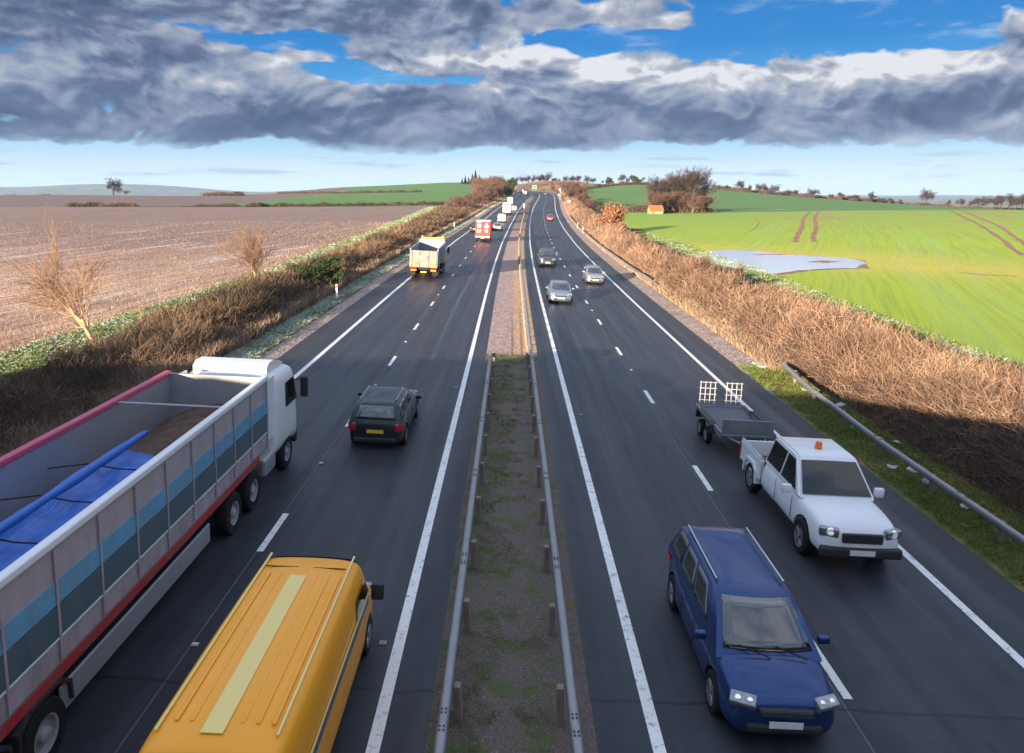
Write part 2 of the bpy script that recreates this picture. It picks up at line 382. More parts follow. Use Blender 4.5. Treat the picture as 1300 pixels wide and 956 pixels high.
M_frostverge = mat('frosted_grass', rough=.9, fn=lambda t, b: verge_grass(t, b, .9, .2))
M_margin = mat('field_margin', rough=.9, fn=lambda t, b: verge_grass(t, b, .72, .35))
def floor_(t, b):
    p = geo(t); f = t.noise(p, 6, 6, .7)
    c = t.mix(f, (.035, .026, .016), (.20, .13, .075)); c = t.mix(t.mr(t.noise(p, .7, 4), .5, .65, 0, .7), c, (.05, .06, .018))
    t.put(b.inputs['Base Color'], c); bump(t, b, f, .2, 1)
M_floor = mat('scrub_litter', rough=1, fn=floor_)
def stubble(t, b):
    p = geo(t); x, y, z = t.sep(p)
    # drill rows run along the field, a little fanned
    a = R(-6); r_ = t.math('ADD', t.math('MULTIPLY', x, math.cos(a)), t.math('MULTIPLY', y, math.sin(a)))
    wob = t.mr(t.noise(p, .02, 3), 0, 1, -4, 4)
    rr = t.math('ADD', r_, wob)
    l = t.math('SUBTRACT', t.math('MULTIPLY', y, math.cos(a)), t.math('MULTIPLY', x, math.sin(a)))
    rows = t.noise(t.comb(rr, t.math('MULTIPLY', l, .05), 0), 2.6, 4, .6)
    bands = t.noise(t.comb(rr, t.math('MULTIPLY', l, .012), 5), .22, 4, .6)
    f = t.noise(t.vmath('MULTIPLY', p, (1, 1, 1)), 5, 6, .75)
    straw = t.ramp(f, [(.25, (.36, .21, .14)), (.55, (.68, .45, .32)), (.8, (.84, .64, .50))])
    earth = t.mix(f, (.15, .09, .07), (.33, .22, .18))
    c = t.mix(t.mr(rows, .44, .56, 0, .9), straw, earth)
    c = t.mix(t.mr(t.math('ADD', bands, t.mr(f, 0, 1, -.08, .08)), .52, .62, 0, .6), c, earth)
    # further off the ground is greyer, with some cloud shadow painted in darker
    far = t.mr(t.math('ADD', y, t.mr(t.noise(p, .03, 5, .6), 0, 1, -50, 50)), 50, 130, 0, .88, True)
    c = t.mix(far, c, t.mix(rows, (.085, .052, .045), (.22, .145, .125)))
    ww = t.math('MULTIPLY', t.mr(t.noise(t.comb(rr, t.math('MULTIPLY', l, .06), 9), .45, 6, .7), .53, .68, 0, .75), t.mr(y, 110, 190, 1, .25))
    c = t.mix(ww, c, (.56, .52, .56))
    t.put(b.inputs['Base Color'], c)
    bump(t, b, t.math('ADD', t.math('MULTIPLY', rows, 1.5), t.math('ADD', f, t.math('MULTIPLY', bands, 2))), .16, 1)
M_stubble = mat('stubble', rough=.95, fn=stubble)
def plough(t, b):
    p = geo(t); n = t.noise(t.vmath('MULTIPLY', p, (1, .08, 1)), .35, 5, .6); f = t.noise(p, 1.5, 4)
    t.put(b.inputs['Base Color'], t.mix(n, (.075, .05, .045), (.15, .105, .095))); bump(t, b, f, .2, 1)
M_plough = mat('far_stubble', rough=1, fn=plough)
def crop(t, b, near=True):
    p = geo(t); x, y, z = t.sep(p)
    a = R(24); r_ = t.math('ADD', t.math('MULTIPLY', x, math.cos(a)), t.math('MULTIPLY', y, -math.sin(a)))
    l = t.math('ADD', t.math('MULTIPLY', y, math.cos(a)), t.math('MULTIPLY', x, math.sin(a)))
    rr = t.math('ADD', r_, t.mr(t.noise(p, .012, 2), 0, 1, -5, 5))
    rows = t.noise(t.comb(rr, t.math('MULTIPLY', l, .02), 0), 1.7, 3, .6)
    streak = t.noise(t.comb(rr, t.math('MULTIPLY', l, .015), 3), .28, 5, .65)
    f = t.noise(p, 6, 5, .7); big = t.noise(p, .035, 5, .6)
    c = t.mix(f, (.15, .25, .002), (.37, .46, .006)) if near else t.mix(f, (.035, .12, .010), (.075, .20, .02))
    c = t.mix(t.mr(rows, .45, .62, 0, .5), c, (.15, .24, .012) if near else (.045, .11, .02))
    if near:
        c = t.mix(t.mr(streak, .48, .64, 0, .42), c, (.24, .38, .09))
        c = t.mix(t.mr(y, 110, 230, 0, .62, True), c, t.mix(f, (.11, .22, .012), (.17, .30, .03)))
        bare = t.math('MULTIPLY', t.mr(t.noise(t.vmath('MULTIPLY', p, (1, .55, 1)), .085, 6, .72), .50, .62, 0, 1), t.math('MULTIPLY', t.mr(x, 50, 90, 0, 1), t.mr(y, 130, 190, 0, 1)))
        bare = t.math('MULTIPLY', bare, t.mr(y, 235, 262, 1, .2))
        c = t.mix(t.math('MULTIPLY', bare, .75), c, (.30, .15, .07))
        # thin, yellowed crop on the wet ground round the pond
        ex = t.math('DIVIDE', t.math('SUBTRACT', x, 55), 42); ey = t.math('DIVIDE', t.math('SUBTRACT', y, t.math('SUBTRACT', 132, t.math('MULTIPLY', x, .72))), 20)
        wet = t.math('EXPONENT', t.math('MULTIPLY', t.math('ADD', t.math('MULTIPLY', ex, ex), t.math('MULTIPLY', ey, ey)), -1))
        c = t.mix(t.math('MULTIPLY', wet, t.mr(big, .35, .6, .35, .85)), c, t.mix(f, (.38, .32, .02), (.56, .44, .09)))
    else:
        c = t.mix(t.mr(big, .45, .65, 0, .5), c, (.10, .16, .045))
    t.put(b.inputs['Base Color'], c); bump(t, b, t.math('ADD', f, rows), .14, 1)
M_crop = mat('winter_wheat', rough=.85, fn=crop)
M_farcrop = mat('far_grass_field', rough=.85, fn=lambda t, b: crop(t, b, False))
def lc(t, b):
    p = geo(t); n = t.noise(p, .012, 4, .6)
    t.put(b.inputs['Base Color'], t.mix(t.mr(n, .4, .6), (.05, .085, .02), (.16, .12, .08)))
M_country = mat('countryside', rough=1, fn=lc)
M_bank = mat('bank_earth', rough=1, fn=lambda t, b: (t.put(b.inputs['Base Color'], t.ramp(t.noise(geo(t), .35, 6, .7), [(.3, (.07, .04, .03)), (.5, (.20, .12, .075)), (.72, (.34, .21, .11))])), bump(t, b, t.noise(geo(t), .8, 5), .8, 1)))

# ------------------------------------------------------------------ land, zone by zone
def rows_(y0, y1):
    ys = [y0]; 
    while ys[-1] < y1:
        y = ys[-1]; ys.append(min(y1, y + (1.0 if y < 60 else 2.0 if y < 250 else 4 if y < 650 else 25)))
    return np.array(ys)
def strip(name, L, Rr, y0, y1, m, ncol=4, zoff=0, height=None, grade=1, **k):
    "a sheet between the lines X=L(Y) and X=R(Y), following the land"
    Y = rows_(y0, y1); s = np.linspace(0, 1, ncol+1)**grade
    l = L(Y); r = Rr(Y)
    X = l[:, None]*(1-s) + r[:, None]*s; YY = np.repeat(Y[:, None], ncol+1, 1)
    Z = (T if height is None else height)(X, YY) + zoff
    n = ncol+1; V = np.stack([X, YY, Z], -1).reshape(-1, 3)
    i = (np.arange(len(Y)-1)[:, None]*n + np.arange(ncol)).ravel()
    F = np.stack([i, i+1, i+n+1, i+n], 1)
    if l[0] > r[0]: F = F[:, ::-1]
    me = np_mesh(name, V, F, {'uY': np.stack([X-S(YY), YY, Z], -1).reshape(-1, 3)})
    return link(name, me, m, smooth=True, kind='structure', **k)
O = lambda d: (lambda Y: S(Y)+d)
def mL(Y): return np.interp(Y, [0, 60, 168, 297, 345], [-19.8, -19.8, -22, -27, -29])
def fL(Y): return np.interp(Y, [0, 70, 97, 168, 297, 345], [-24.8, -24.8, -25.5, -28.3, -34.9, -37])
def mR(Y): return S(Y)+21.5
def fR(Y): return np.interp(Y, [0, 40, 90, 115, 145, 190, 262], [26.8, 26.8, 29.3, 29, 27.2, 28.2, 34])
C_ = lambda v: (lambda Y: np.full_like(Y, float(v)))
END = 600
strip('road_away', O(-9.95), O(-1.3), -60, END, M_asphalt, 6)
strip('road_towards', O(1.3), O(10.6), -60, END, M_asphalt, 6)
strip('road_shoulder', O(-10.9), O(-9.95), -60, END, M_shoulder, 1)
strip('road_shoulder', O(10.6), O(11.4), -60, END, M_shoulder, 1)
strip('median_ground', O(-1.3), O(1.3), -60, 37.2, M_soil, 6)
strip('median_ground', O(-1.3), O(1.3), 37.2, END, M_gravel, 6)
strip('verge_earth', O(-11.9), O(-10.9), -60, END, M_vgravel, 2)
strip('verge_ground', O(-13.2), O(-11.9), -60, END, M_frostverge, 2)
strip('scrub_ground', mL, O(-13.2), -60, 345, M_floor, 10)
strip('margin_ground', fL, mL, -60, 345, M_margin, 4)
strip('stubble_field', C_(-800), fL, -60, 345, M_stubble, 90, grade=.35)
strip('verge_gravel_ground', O(11.4), O(13.0), 35.5, END, M_vgravel, 2)
strip('verge_grass_ground', O(11.4), O(13.0), -60, 35.5, M_verge, 2)
strip('scrub_ground', O(13.0), mR, -60, END, M_floor, 10)
strip('margin_ground', mR, fR, -60, 262, M_margin, 4)
strip('wheat_field', fR, C_(800), -60, 262, M_crop, 100, grade=2.4)
strip('far_stubble_field', C_(-900), C_(-150), 345, 1000, M_plough, 40)
strip('far_field', C_(-150), O(-13.2), 345, 600, M_farcrop, 40)
strip('far_hill_field', C_(-150), C_(-24), 600, 1200, M_farcrop, 40)
strip('far_field', mR, C_(900), 262, 480, M_farcrop, 90, grade=1.6)
strip('bank_ground', mR, lambda Y: np.maximum(np.interp(Y, [480, 600], [40, 58]), mR(Y)+1), 480, 600, M_bank, 40)
strip('far_field', lambda Y: np.maximum(np.interp(Y, [480, 600], [40, 58]), mR(Y)+1), C_(900), 480, 600, M_farcrop, 70, grade=1.5)
strip('bank_ground', C_(-24), C_(58), 600, 640, M_bank, 40)
strip('far_hill_field', C_(-24), C_(900), 640, 1200, M_farcrop, 60, grade=1.3)
strip('far_hill_field', C_(58), C_(900), 600, 640, M_farcrop, 40)
# distance: rolling country out to the horizon and two blue ridges
def far_h(X, Y):
    base = np.interp(Y, [1150, 2500, 8500], [-30, -55, -60]) + 0*X
    left = 1/(1+np.exp((X+200)/300.))
    base = base*(1-left) + left*np.interp(Y, [1150, 2500, 5000, 8500], [-25, -30, -26, -26])
    ridge = 88*np.exp(-((Y-6000)/900.)**2)*(.55+.45*np.sin(X/900.+1.2)*np.sin(X/410.))*np.interp(X, [-6000, -3300, -1400, -900], [1, 1, .75, 0])
    return base + ridge + 3*np.sin(X/180.)*np.sin(Y/260.)
def big(name, x0, x1, y0, y1, nx, ny, fn, m):
    xs = np.linspace(x0, x1, nx+1); ys = np.linspace(y0, y1, ny+1); X, Y = np.meshgrid(xs, ys)
    V = np.stack([X, Y, fn(X, Y)], -1).reshape(-1, 3); i = (np.arange(ny)[:, None]*(nx+1)+np.arange(nx)).ravel()
    link(name, np_mesh(name, V, np.stack([i, i+1, i+nx+2, i+nx+1], 1)), m, smooth=True, kind='structure')
big('hills', -7000, 7000, 1150, 8500, 160, 90, far_h, M_country)
big('ground', -9000, 9000, -3000, 1300, 60, 30, lambda X, Y: -6-34*np.clip((Y-300)/900, 0, 1)-14*np.clip((X-100)/400, 0, 1), M_country)

# painted lines, 4 mm above the asphalt
def line(name, d0, d1, y0, y1, dashes=None):
    VV = []; FF = []
    spans = [(y0, y1)] if dashes is None else dashes
    k = 0
    for a, b in spans:
        Y = np.arange(a, b+.01, 1.0) if b-a < 3 else rows_(a, b)
        if Y[-1] < b: Y = np.append(Y, b)
        for e in (d0, d1):
            pass
        X0 = S(Y)+d0; X1 = S(Y)+d1
        V = np.concatenate([np.stack([X0, Y, T(X0, Y)+.008], -1), np.stack([X1, Y, T(X1, Y)+.008], -1)]); n = len(Y)
        i = np.arange(n-1); FF.append(np.stack([i, i+n, i+n+1, i+1], 1)+k); VV.append(V); k += 2*n
    V = np.concatenate(VV)
    link(name, np_mesh(name, V, np.concatenate(FF)), M_paint, kind='structure')
line('edge_line', -9.28, -9.08, -40, 560); line('edge_line', -2.16, -1.96, -40, 560)
line('edge_line', 2.14, 2.34, -40, 560); line('edge_line', 9.50, 9.70, -40, 560)
line('lane_dashes', -5.73, -5.58, 0, 0, [(y-1, y+1) for y in np.arange(-1.5, 440, 9.0)])
line('lane_dashes', 5.66, 5.82, 0, 0, [(y-1, y+1) for y in np.arange(3.3, 440, 9.0)])
# ------------------------------------------------------------------ vegetation tools
def ribbons(P0, P1, P2, w0, w1, w2, v):
    "thin two-segment blades; v = per-blade value handed to the material"
    n = len(P0); d = P2-P0; r = rng.normal(size=(n, 3)); s = np.cross(d, r); s /= np.linalg.norm(s, axis=1)[:, None]+1e-9
    w0, w1, w2 = [np.broadcast_to(np.asarray(q, float), (n,))[:, None] for q in (w0, w1, w2)]
    V = np.stack([P0-s*w0, P0+s*w0, P1-s*w1, P1+s*w1, P2-s*w2, P2+s*w2], 1).reshape(-1, 3)
    i = np.arange(n)*6
    F = np.concatenate([np.stack([i, i+1, i+3, i+2], 1), np.stack([i+2, i+3, i+5, i+4], 1)])
    return V, F, np.repeat(v, 6)
def twig_mat(name, stops, rough=.8, trans=0):
    def fn(t, b):
        t.put(b.inputs['Base Color'], t.ramp(attr(t, 'v'), stops))
    return mat(name, rough=rough, fn=fn, spec=.2)
M_bramble = twig_mat('bramble', [(0, (.06, .038, .03)), (.35, (.15, .095, .068)), (.7, (.20, .125, .082)), (1, (.35, .235, .16))])
M_hedge = twig_mat('hedge_twigs', [(0, (.035, .030, .020)), (.45, (.095, .066, .045)), (.8, (.17, .112, .07)), (1, (.27, .18, .115))])
M_straw = twig_mat('dry_grass', [(0, (.12, .080, .05)), (.5, (.24, .165, .11)), (1, (.38, .285, .21))])
M_green = twig_mat('green_grass', [(0, (.035, .065, .010)), (.5, (.10, .16, .025)), (.8, (.22, .22, .06)), (1, (.38, .28, .15))])
M_frost = twig_mat('frosty_grass', [(0, (.05, .08, .012)), (.35, (.12, .17, .03)), (.6, (.24, .29, .19)), (1, (.50, .54, .53))])
M_fargreen = twig_mat('ivy_green', [(0, (.012, .022, .010)), (.5, (.03, .05, .018)), (1, (.07, .09, .03))])
def core(t, b):
    p = geo(t); f = t.noise(p, 3.5, 6, .75)
    t.put(b.inputs['Base Color'], t.ramp(f, [(.3, (.028, .018, .012)), (.55, (.10, .06, .038)), (.75, (.20, .12, .075))])); bump(t, b, f, .5, 1)
M_core = mat('scrub_core', rough=1, fn=core)

def n2(x, y, s, seed=0):
    "cheap smooth noise, -1..1"
    r = np.random.default_rng(seed); o = 0
    for k in range(5):
        a = r.uniform(0, 2*PI); f = (1.7**k)/s; ph = r.uniform(0, 6.28, 2)
        o = o + np.sin((x*math.cos(a)+y*math.sin(a))*f+ph[0])*np.cos((-x*math.sin(a)+y*math.cos(a))*f*1.1+ph[1])/(1.25**k)
    return o/2.2
def hump(X, Y, L, Rr, H, seed):
    "height of the scrub over its floor; L, Rr edges as functions of Y"
    l, r = L(Y), Rr(Y); s = np.clip((X-l)/(r-l), 0, 1)
    e = np.clip(s/.22, 0, 1)*np.clip((1-s)/.62, 0, 1); e = e*(2-e)
    h = H(Y) if callable(H) else H
    return h*e*np.clip(.76+.34*n2(X, Y, 2.6, seed)+.26*n2(X, Y, 1.0, seed+1)+.22*n2(X, Y, 7.5, seed+2), .12, 1.5)
def logY(n, y0, y1, p=1.0):
    q = rng.random(n)
    if p == 1: return y0*(y1/y0)**q
    a = 1-p; return (y0**a+q*(y1**a-y0**a))**(1/a)
def scrub(L, Rr, H, y0, y1, n, seed, ln=(.35, 1.0), vlo=0, vhi=1, p=1.0, width=.011, lean=(0, 0, .7), spread=.8, core_k=.72, name='scrub', m=None, cols=12, **k):
    # the dense inside
    Y = rows_(y0, y1); s = np.linspace(0, 1, cols+1); X = L(Y)[:, None]*(1-s)+Rr(Y)[:, None]*s; YY = np.repeat(Y[:, None], cols+1, 1)
    Z = T(X, YY)+hump(X, YY, L, Rr, H, seed)*core_k-.03
    V = np.stack([X, YY, Z], -1).reshape(-1, 3); i = (np.arange(len(Y)-1)[:, None]*(cols+1)+np.arange(cols)).ravel()
    F = np.stack([i, i+1, i+cols+2, i+cols+1], 1)
    o = link(name, np_mesh(name, V, F), M_core, smooth=True, **k)
    # the twigs standing out of it
    Y = logY(n, y0, y1, p); X = L(Y)+(Rr(Y)-L(Y))*rng.beta(1.15, 1.15, n)
    h = np.maximum(hump(X, Y, L, Rr, H, seed), .05); z0 = T(X, Y)
    fr = rng.uniform(.35, .95, n)
    P0 = np.stack([X, Y, z0+h*fr*.9], 1)
    d = rng.normal(size=(n, 3))*spread+np.array(lean); d[:, 2] = np.abs(d[:, 2])*.8+.1; d /= np.linalg.norm(d, axis=1)[:, None]
    D = np.sqrt(X*X+Y*Y)
    le = rng.uniform(*ln, n)*np.clip(h/1.2, .5, 1.2)
    P1 = P0+d*le[:, None]*.5+rng.normal(size=(n, 3))*.07; P2 = P0+d*le[:, None]+rng.normal(size=(n, 3))*.13
    P2[:, 2] = np.maximum(P2[:, 2], z0+.05)
    wd = width*np.clip(D/30, .8, 6)
    patch = n2(X, Y, 2.6, seed+9)*.34+n2(X, Y, 9, seed+4)*.22-.04
    v = np.clip(rng.normal((vlo+vhi)/2, (vhi-vlo)/4, n)+patch, 0, 1)
    V, F, vv = ribbons(P0, P1, P2, wd, wd*.7, wd*.3, v)
    link('twigs', np_mesh('twigs', V, F, {'v': vv}), m or M_bramble, parent=o)
    return o
def grass(name, L, Rr, y0, y1, n, m, h=(.12, .3), p=1.2, w=.006, lean=.5, vm=.5, vs=.25, tuft=.0, seed=3, mask=None, **k):
    Y = logY(n, y0, y1, p); X = L(Y)+(Rr(Y)-L(Y))*rng.random(n)
    if tuft:
        c = rng.integers(0, max(1, n//tuft), n); Xc = X[c]; Yc = Y[c]; sc_ = .05+.0016*Yc
        X = Xc+rng.normal(size=n)*sc_*1.2; Y = Yc+rng.normal(size=n)*sc_*1.6
    keep = np.ones(n, bool) if mask is None else mask(X, Y); X = X[keep]; Y = Y[keep]; n = len(X)
    D = np.sqrt(X*X+Y*Y); hh = rng.uniform(*h, n)*(1+.35*n2(X, Y, 1.4, seed)); 
    P0 = np.stack([X, Y, T(X, Y)-.01], 1); le = rng.normal(size=(n, 2))*lean
    P1 = P0+np.stack([le[:, 0]*hh*.3, le[:, 1]*hh*.3, hh*.6], 1); P2 = P0+np.stack([le[:, 0]*hh, le[:, 1]*hh, hh], 1)
    ww = w*np.clip(D/16, .8, 7)
    v = np.clip(rng.normal(vm, vs, n)+.25*n2(X, Y, 2.0, seed+2), 0, 1)
    V, F, vv = ribbons(P0, P1, P2, ww, ww*.8, ww*.2, v)
    return link(name, np_mesh(name, V, F, {'v': vv}), m, kind='stuff', **k)

# ------------------------------------------------------------------ trees
def bark(name, a, b_):
    def fn(t, b):
        p = t.new('ShaderNodeTexCoord').outputs['Object']; f = t.noise(t.vmath('MULTIPLY', p, (1, 1, .25)), 9, 5, .7)
        t.put(b.inputs['Base Color'], t.mix(f, a, b_)); bump(t, b, f, .02, .8)
    return mat(name, rough=.85, fn=fn, spec=.2)
M_barkpale = bark('pale_bark', (.20, .12, .07), (.46, .31, .19))
M_barkbrown = bark('brown_bark', (.055, .038, .03), (.17, .115, .085))
M_barkdark = bark('dark_bark', (.03, .025, .024), (.09, .07, .06))
M_twigpale = mat('pale_twig', (.22, .135, .085), .8, spec=.2)
M_twigbrown = mat('brown_twig', (.16, .095, .07), .85, spec=.2)
M_twigdark = mat('dark_twig', (.065, .050, .045), .85, spec=.2)
M_twigwood = mat('wood_twig', (.125, .078, .06), .85, spec=.2)
def grow(seed, h, trunk_r, levels=5, spread=.55, up=.25, first=.3, n_main=5, twigmin=.004, ratio=.72, lean=(0, 0), dense=3, flat=1.0, limb=1.0):
    r = random.Random(seed); segs = []
    def branch(p, d, L, rad, lev):
        n = 4 if lev < 2 else 3; rr = rad
        pts = [p]; q = p.copy(); dd = d.copy()
        for i in range(n):
            dd = (dd+Vector((r.gauss(0, .16), r.gauss(0, .16), r.gauss(0, .10)+up*.22*(1 if lev else 0)))).normalized()
            q2 = q+dd*(L/n); r2 = max(twigmin, rr*(.86 if lev == 0 else .78))
            segs.append((q.copy(), q2.copy(), rr, r2, lev)); 
            if lev < levels:
                if lev == 0: kids = 0 if i < n*first else max(1, n_main//(n-1))+(1 if i == n-1 else 0)
                else: kids = (1 if r.random() < dense-1.6 else 2) if i < n-1 else 2+(r.random() < dense-2)
                for k in range(kids):
                    a = r.uniform(0, 2*PI); t = dd.orthogonal().normalized(); u = dd.cross(t)
                    sp = spread*r.uniform(.6, 1.35)
                    nd = (dd*math.cos(sp)+(t*math.cos(a)+u*math.sin(a))*math.sin(sp)); nd.z = nd.z*flat+up*.25; nd.normalize()
                    at = q+(q2-q)*r.uniform(.35, 1)
                    branch(at, nd, L*ratio*r.uniform(.7, 1.1)*(limb if lev == 0 else 1), max(twigmin, r2*r.uniform(.45, .7)), lev+1)
            q = q2; rr = r2
    branch(Vector((0, 0, -.15)), Vector((lean[0], lean[1], 1)).normalized(), h*.42, trunk_r, 0)
    top = max(s[1].z for s in segs); k = h/top
    return [(a*k, b*k, r0, r1, l) for a, b, r0, r1, l in segs]
def tubes(segs, n):
    A = np.array([s[0] for s in segs]); B = np.array([s[1] for s in segs]); ra = np.array([s[2] for s in segs]); rb = np.array([s[3] for s in segs])
    d = B-A; d /= np.linalg.norm(d, axis=1)[:, None]+1e-9
    ref = np.where(np.abs(d[:, 2:3]) > .9, np.array([[1., 0, 0]]), np.array([[0, 0, 1.]]))
    t = np.cross(d, ref); t /= np.linalg.norm(t, axis=1)[:, None]; u = np.cross(d, t)
    th = 2*PI*np.arange(n)/n
    ring = lambda P, r: P[:, None]+(t[:, None]*np.cos(th)[None, :, None]+u[:, None]*np.sin(th)[None, :, None])*r[:, None, None]
    V = np.concatenate([ring(A, ra), ring(B, rb)], 1).reshape(-1, 3); m = len(segs); i = (np.arange(m)*2*n)[:, None]; j = np.arange(n)[None]; j2 = (j+1) % n
    F = np.stack([i+j, i+j2, i+n+j2, i+n+j], -1).reshape(-1, 4)
    return V, F
def tree_meshes(name, segs, split=2, n0=7):
    a = [s for s in segs if s[4] < split]; b = [s for s in segs if s[4] >= split]
    V, F = tubes(a, n0); me1 = np_mesh(name+'_trunk', V, F)
    V, F = tubes(b, 3); me2 = np_mesh(name+'_crown', V, F)
    me1.polygons.foreach_set('use_smooth', [True]*len(me1.polygons))
    return me1, me2
def with_leaves(segs, per, size, seed):
    r = np.random.default_rng(seed); E = np.array([s[1] for s in segs if s[4] >= 3]); E = E[r.integers(0, len(E), per)]+r.normal(size=(per, 3))*size*1.6
    d = r.normal(size=(per, 3)); d /= np.linalg.norm(d, axis=1)[:, None]; s = size*r.uniform(.5, 1.1, per)
    V, F, v = ribbons(E, E+d*s[:, None]*.5, E+d*s[:, None], s*.12, s*.4, s*.12, r.random(per)); return np_mesh('leaves', V, F, {'v': v})
TREES = {}
def proto(kind, trunk_me, crown_me, mt, mc, scale_h): 
    trunk_me.materials.append(mt); crown_me.materials.append(mc); TREES[kind] = (trunk_me, crown_me, scale_h)
for k in range(3):   # broad round field trees, seen far off
    a, b = tree_meshes('oak', grow(20+k, 12, .42, 5, .80, .10, .45, 8, .028, .70, dense=2.2, limb=1.15), 2); proto('oak%d' % k, a, b, M_barkdark, M_twigdark, 12)
for k in range(4):   # upright brown woodland trees
    a, b = tree_meshes('wood', grow(40+k, 10, .16, 5, .50, .25, .3, 7, .017, .68, dense=2.1), 2); proto('wood%d' % k, a, b, M_barkbrown, M_twigwood, 10)
for k in range(2):   # tall oaks of the clump
    a, b = tree_meshes('clump', grow(60+k, 16, .5, 5, .72, .15, .5, 8, .026, .72, dense=2.2), 3); proto('clump%d' % k, a, b, M_barkbrown, M_twigdark, 16)
for k in range(2):   # bushy, many stemmed thicket shrubs
    sg = []
    for j in range(7):
        s_ = grow(80+k*9+j, 5, .05, 4, .45, .30, .1, 5, .012, .68, lean=(random.gauss(0, .35), random.gauss(0, .35)), dense=3)
        o_ = Vector((random.gauss(0, .5), random.gauss(0, .5), 0)); sg += [(p+o_, q+o_, r0, r1, l) for p, q, r0, r1, l in s_]
    a, b = tree_meshes('shrub', sg, 1, 5); proto('shrub%d' % k, a, b, M_barkbrown, M_twigwood, 5)
def conifer(seed):
    r = np.random.default_rng(seed); n = 5200; z = r.uniform(.08, 1, n)**.9; R0 = (1-z)*.26*(1+.25*np.sin(z*60))+.01
    a = r.uniform(0, 2*PI, n); rr = R0*r.uniform(.35, 1, n)
    P0 = np.stack([np.cos(a)*rr*.5, np.sin(a)*rr*.5, z], 1)*10; P2 = np.stack([np.cos(a)*rr, np.sin(a)*rr, z-.035], 1)*10
    V, F, v = ribbons(P0, (P0+P2)/2, P2, .10, .13, .03, r.random(n)); me = np_mesh('conifer_crown', V, F, {'v': v})
    V, F = tubes([(Vector((0, 0, -.2)), Vector((0, 0, 9.6)), .22, .03, 0)], 7); return np_mesh('conifer_trunk', V, F), me
a, b = conifer(3); proto('conifer', a, b, M_barkdark, M_fargreen, 10)
def evergreen(seed):
    r = np.random.default_rng(seed); n = 9000; c = r.normal(size=(26, 3))*[1.5, 1.5, 1.2]+[0, 0, 3.2]; q = r.integers(0, 26, n)
    d = r.normal(size=(n, 3)); d /= np.linalg.norm(d, axis=1)[:, None]; P = c[q]+d*(r.uniform(.5, 1.1, n)*.95)[:, None]; P[:, 2] = np.maximum(P[:, 2], .1)
    e = r.normal(size=(n, 3))*.16; V, F, v = ribbons(P, P+e*.5, P+e, .05, .09, .02, r.random(n)); me = np_mesh('evergreen_crown', V, F, {'v': v})
    V, F = tubes([(Vector((0, 0, -.2)), Vector((0, 0, 3.6)), .2, .08, 0)]+[(Vector((0, 0, 1.2)), Vector(tuple(k)), .09, .03, 0) for k in c[:14]], 6); return np_mesh('evergreen_trunk', V, F), me
a, b = evergreen(9); proto('evergreen', a, b, M_barkdark, M_fargreen, 6)
def plant(kind, X, Y, h, name, label, cat='tree', group=None, wide=1.0, rot=None, zo=0):
    a, b, H = TREES[kind]; k = h/H
    e = empty(name, (X, Y, float(T(X, Y))+zo), (0, 0, rot if rot is not None else random.uniform(0, 6.28)), label=label, cat=cat, group=group)
    e.scale = (k*wide, k*wide, k)
    for nm, me in (('trunk', a), ('crown', b)):
        o = bpy.data.objects.new(nm, me); col.objects.link(o); o.parent = e
    return e
def atx(b, Y): return (b-650)/950*(Y*.98+1.6)      # sideways distance from image pixel column b and the distance Y

# the overbridge the picture was taken from; its shadow lies over the near road
def concrete(t, b):
    p = geo(t); t.put(b.inputs['Base Color'], t.mix(t.noise(p, 1.2, 6, .7), (.30, .29, .28), (.48, .47, .45))); bump(t, b, t.noise(p, 20, 4), .01, .5)
M_concrete = mat('concrete', rough=.85, fn=concrete)
br = empty('road_bridge', (0, -16, 0), label='wide concrete overbridge crossing the dual carriageway, throwing the near road into shade', cat='bridge')
MB().prism([(-42, 5.4), (-42, 6.5), (-21, 6.5), (-3, 5.95), (42, 4.9), (42, 3.9), (-3, 4.9), (-21, 5.4)], -15, 15, 'y').build('deck', M_concrete, br)  # unseen deck, its depth and slope shaped to set where the shadow falls
for y in (-14.7, 14.55): MB().prism([(-42, 6.5), (-42, 7.54), (-20, 7.54), (-14, 6.6), (-14, 6.3), (-21, 6.5)], y-.0, y+.3, 'y').build('parapet', M_concrete, br)  # solid part stops short so the shadow reaches less far on the right
m = MB()
for x in np.arange(-13, 40, 2.0): m.cyl((x, 14.7, 4.9), (x, 14.7, 6.95-.012*(x+13)), .022, n=6)
for dz in (0, .4): m.cyl((-14, 14.7, 6.95-dz), (40, 14.7, 6.3-dz), .022, n=6)
m.build('railing', mat('railing_steel', (.2, .21, .22), .5, .6), br)
for x in (-19, 17.5): MB().box((x, 0, 2.0), (1.2, 28, 5.2)).build('abutment', M_concrete, br)
for y in (-11, -3.7, 3.7, 11): MB().cyl((0, y, -.2), (0, y, 5.0), .4, n=20).build('pier', M_concrete, br, True)
for s in (-1, 1):
    MB().prism([(s*19.6, 0), (s*40, 3.8), (s*70, 3.8), (s*110, -1), (s*19.6, -1)], -14, 14, 'y').build('approach_embankment', M_floor, br) if s > 0 else \
    MB().prism([(-20, 0), (-40, 5.8), (-70, 5.8), (-110, -1), (-20, -1)], -14, 14, 'y').build('approach_embankment', M_floor, br)

